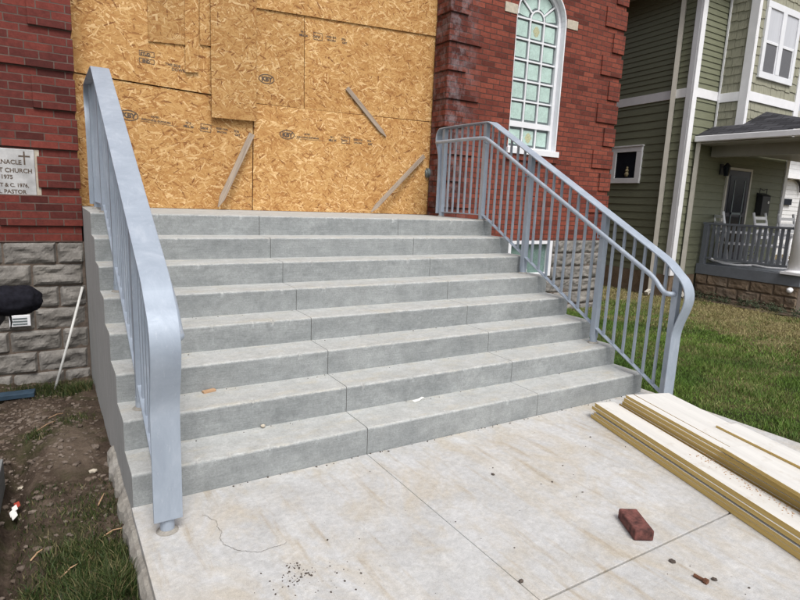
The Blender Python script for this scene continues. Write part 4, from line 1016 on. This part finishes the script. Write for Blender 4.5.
# porch railing facing the church
rl = MB(); rx = PX + .06
rl.box(rx - .035, rx + .035, PY0 + .27, HY - .045, PZ + .76, PZ + .80); rl.box(rx - .02, rx + .02, PY0 + .27, HY - .045, PZ + .10, PZ + .14)
rl.box(rx - .045, rx + .045, HY - .16, HY - .07, PZ, PZ + .759)
pr = rl.build('porch_railing', M['porch_grey'], house, bevel=.004)
n = 15
for i in range(n):
    y = PY0 + .33 + (HY - .25 - PY0 - .33) * i / (n - 1)
    m_ = MB(); m_.box(rx - .018, rx + .018, y - .022, y + .022, PZ + .141, PZ + .759); m_.build('baluster', M['porch_grey'], pr)
# door, mailbox, wall lamp
dr = MB(); dx0, dx1 = 9.84, 10.76; yd = HY - .045
dr.box(dx0, dx0 + .05, yd, HY - .001, PZ, 2.44); dr.box(dx1 - .05, dx1, yd, HY - .001, PZ, 2.44); dr.box(dx0 + .05, dx1 - .05, yd, HY - .001, 2.39, 2.44)
df = dr.build('door_frame', M['beige'], house)
m_ = MB(); m_.box(dx0 + .051, dx1 - .051, yd + .01, HY - .002, PZ + .01, 2.385); dd_ = m_.build('door', M['navy'], df)
m_ = MB(); m_.box(dx0 + .14, dx1 - .14, yd + .003, yd + .0095, 1.55, 2.28); m_.box(dx0 + .14, dx1 - .14, yd + .003, yd + .0095, .75, 1.48); m_.build('pane', M['dark_glass'], df)
m_ = MB()
for xa, xb, za, zb in ((dx0 + .3, dx0 + .33, .8, 2.2), (dx1 - .25, dx1 - .22, .8, 2.2), (dx0 + .3, dx1 - .22, 1.52, 1.56)): m_.box(xa, xb, yd - .004, yd + .002, za, zb)
m_.build('door_grille', M['rim'], df)
mbx = thing('mailbox', 'black wall mailbox beside the dark porch door', 'mailbox', (11.25, HY - .08, 1.75))
m_ = MB(); m_.box(11.10, 11.42, HY - .15, HY - .02, 1.52, 1.93); m_.build('box', M['iron'], mbx, bevel=.01)
m_ = MB(); m_.prism([(HY - .17, 1.93), (HY - .02, 1.99), (HY - .02, 1.931)], 11.09, 11.43, 'x'); m_.build('lid', M['iron'], mbx)
m_ = MB(); m_.tube([(11.12, HY - .06, 1.98), (11.12, HY - .06, 2.08), (11.26, HY - .06, 2.04), (11.40, HY - .06, 2.08), (11.40, HY - .06, 1.98)], .008, 6); m_.build('scroll', M['iron'], mbx)
m_ = MB(); m_.tube([(11.34, HY - .152, 1.80), (11.34, HY - .156, 1.80)], .03, 14); m_.build('emblem', M['pvc'], mbx)
lm = thing('wall_lantern', 'dark wall lantern left of the porch door', 'lamp', (9.62, HY - .1, 2.4))
m_ = MB(); m_.box(9.58, 9.68, HY - .04, HY - .018, 2.28, 2.48); m_.build('back_plate', M['iron'], lm)
m_ = MB(); m_.tube([(9.63, HY - .13, 2.25), (9.63, HY - .13, 2.42)], [.045, .065], 8); m_.build('lantern_glass', M['dark_glass'], lm)
m_ = MB(); m_.tube([(9.63, HY - .13, 2.421), (9.63, HY - .13, 2.50)], [.08, .012], 8); m_.build('cap', M['iron'], lm)
# rocking chairs
def rocking_chair(label):
    o = thing('rocking_chair', label, 'chair', (0, 0, 0), 'white rocking chairs on the porch')
    for sx in (-1, 1):
        x = sx * .26
        MB().tube([(x, .24, .10), (x, .30, .5), (x * 1.0, .42, 1.02)], .022, 8).build('back_post', M['white'], o, smooth=True)
        MB().tube([(x, -.24, .10), (x, -.26, .62)], .022, 8).build('front_leg', M['white'], o, smooth=True)
        m = MB(); m.box(x - .035, x + .035, -.30, .32, .62, .645); m.build('armrest', M['white'], o)
        MB().tube([(x, -.42, .09), (x, -.2, .03), (x, .05, .018), (x, .3, .04), (x, .52, .12)], .02, 8).build('rocker', M['white'], o, smooth=True)
    m = MB(); m.box(-.25, .25, -.26, .26, .40, .43); m.build('seat', M['white'], o)
    for z in (.56, .68, .80, .92):
        m = MB(); yy_ = .30 + (z - .5) * .23; m.box(-.24, .24, yy_ - .008, yy_ + .008, z - .028, z + .028); m.build('back_slat', M['white'], o)
    for z in (.20, .28):
        m = MB(); m.tube([(-.26, -.25, z), (.26, -.25, z)], .012, 6); m.build('stretcher', M['white'], o)
    return o
ch = rocking_chair('white rocking chair nearest the porch door, seen side on')
ch.location = (9.78, 3.05, PZ); ch.rotation_euler.z = R(48)
for (x, y, a, lab) in ((10.05, 2.42, 5, 'white rocking chair in the middle of the porch, facing the street'), (10.85, 2.35, -4, 'white rocking chair partly hidden behind the porch column')):
    c = copy_tree(ch); c.location = (x, y, PZ); c.rotation_euler.z = R(a); c['label'] = lab
# planting bed before the porch
bed = MB()
V = []; F = []; nx, ny = 10, 40
for j in range(ny + 1):
    for i in range(nx + 1):
        x = 8.72 + .47 * i / nx; y = 1.0 + 2.45 * j / ny; V.append((x, y, lawn_z(x, y) + .02 + .02 * fbm(x * 8, y * 8)))
for j in range(ny):
    for i in range(nx): F.append((j * (nx + 1) + i, j * (nx + 1) + i + 1, (j + 1) * (nx + 1) + i + 1, (j + 1) * (nx + 1) + i))
tag(big_mesh('planting_bed', V, F, M['soil']), kind='structure')
for i in range(9):
    y = 1.5 + .24 * i + random.uniform(-.05, .05); x = 9.0 + random.uniform(-.08, .06); hgt = random.uniform(.12, .22); m_ = MB()
    z = lawn_z(x, y)
    for k in range(150):
        d_ = Vector((random.gauss(0, 1), random.gauss(0, 1), random.uniform(0, 1.4))).normalized() * random.uniform(.3, 1); c_ = Vector((x, y, z)) + Vector((d_.x * .13, d_.y * .14, .03 + abs(d_.z) * hgt))
        u_ = Vector((random.gauss(0, 1), random.gauss(0, 1), random.gauss(0, 1))).normalized() * .018; v_ = u_.orthogonal().normalized() * .009
        m_.add([c_ - u_, c_ + v_, c_ + u_, c_ - v_], [(0, 1, 2, 3)])
    tag(m_.build('low_shrub', M['dark_leaf']), 'low dark leafy shrub in the bed along the porch base', 'shrub', 'low shrubs along the porch base')
# second house beyond the porch
h2 = thing('white_house', 'white clapboard house with a brown roof beyond the porch', 'house', (20, 9, -.1))
m_ = MB(); m_.box(15.5, 30, 9.02, 18, -.3, 4.6); m_.build('house_body', M['white_house'], h2)
m_ = MB(); lap(m_, (15.5, 9.0), (1, 0, 0), 14.5, .2, 4.6, .17, nrm=(0, -1, 0)); m_.build('siding', M['white_house'], h2)
m_ = MB(); m_.box(15.4, 30, 8.6, 9.0, 3.0, 3.2); m_.build('porch_beam', M['white'], h2)
m_ = MB(); m_.prism([(8.2, 4.6), (18.5, 4.6), (13.4, 7.6)], 15.0, 30.5, 'x'); m_.build('roof', M['soffit'], h2)
m_ = MB(); m_.tube([(23.6 + .9 + .9 * math.cos(t), 8.9, 2.5 + .55 * math.sin(t)) for t in [math.pi * i / 12 for i in range(13)]], .05, 6); m_.build('arch_trim', M['iron'], h2)
m_ = MB(); m_.box(24.2, 24.8, 8.9, 8.98, 1.95, 2.2); m_.build('window', M['dark_glass'], h2)

# ------------------------------------------------------------------ camera, light, render
cam = bpy.data.cameras.new('camera'); co = bpy.data.objects.new('camera', cam); COL.objects.link(co)
cam.sensor_width = 36; cam.lens = FPX * 36 / 800; cam.clip_end = 600; cam.clip_start = .05
X, Y, Zv = RM.col[0], RM.col[1], RM.col[2]
co.matrix_world = Matrix(((X.x, Zv.x, -Y.x, CAM.x), (X.y, Zv.y, -Y.y, CAM.y), (X.z, Zv.z, -Y.z, CAM.z), (0, 0, 0, 1)))
scene.camera = co
EL, AZ_ = R(56), R(188)         # sun azimuth clockwise from +Y: behind the camera's right shoulder
sun = bpy.data.lights.new('sun', 'SUN'); sun.energy = 1.5; sun.angle = R(20); sun.color = (1, .965, .92)
so = bpy.data.objects.new('sun', sun); COL.objects.link(so)
dvec = Vector((math.sin(AZ_) * math.cos(EL), math.cos(AZ_) * math.cos(EL), math.sin(EL)))
so.rotation_euler = dvec.to_track_quat('Z', 'Y').to_euler()
wd = bpy.data.worlds.new('World'); scene.world = wd; wd.use_nodes = True; nt = wd.node_tree
sky = nt.nodes.new('ShaderNodeTexSky'); sky.sky_type = 'NISHITA'; sky.sun_disc = False; sky.sun_elevation = EL; sky.sun_rotation = AZ_; sky.dust_density = 4.0; sky.air_density = 1.0
hs_ = node(nt, 'ShaderNodeHueSaturation', {'Saturation': .35, 'Color': sky.outputs[0]})
bg = nt.nodes['Background']; nt.links.new(hs_.outputs[0], bg.inputs[0]); bg.inputs[1].default_value = .13
vs = scene.view_settings; vs.view_transform = 'Standard'; vs.look = 'None'; vs.gamma = 1; vs.use_curve_mapping = False; vs.exposure = .46
scene.render.engine = 'CYCLES'; scene.render.resolution_x = 1024; scene.render.resolution_y = 768
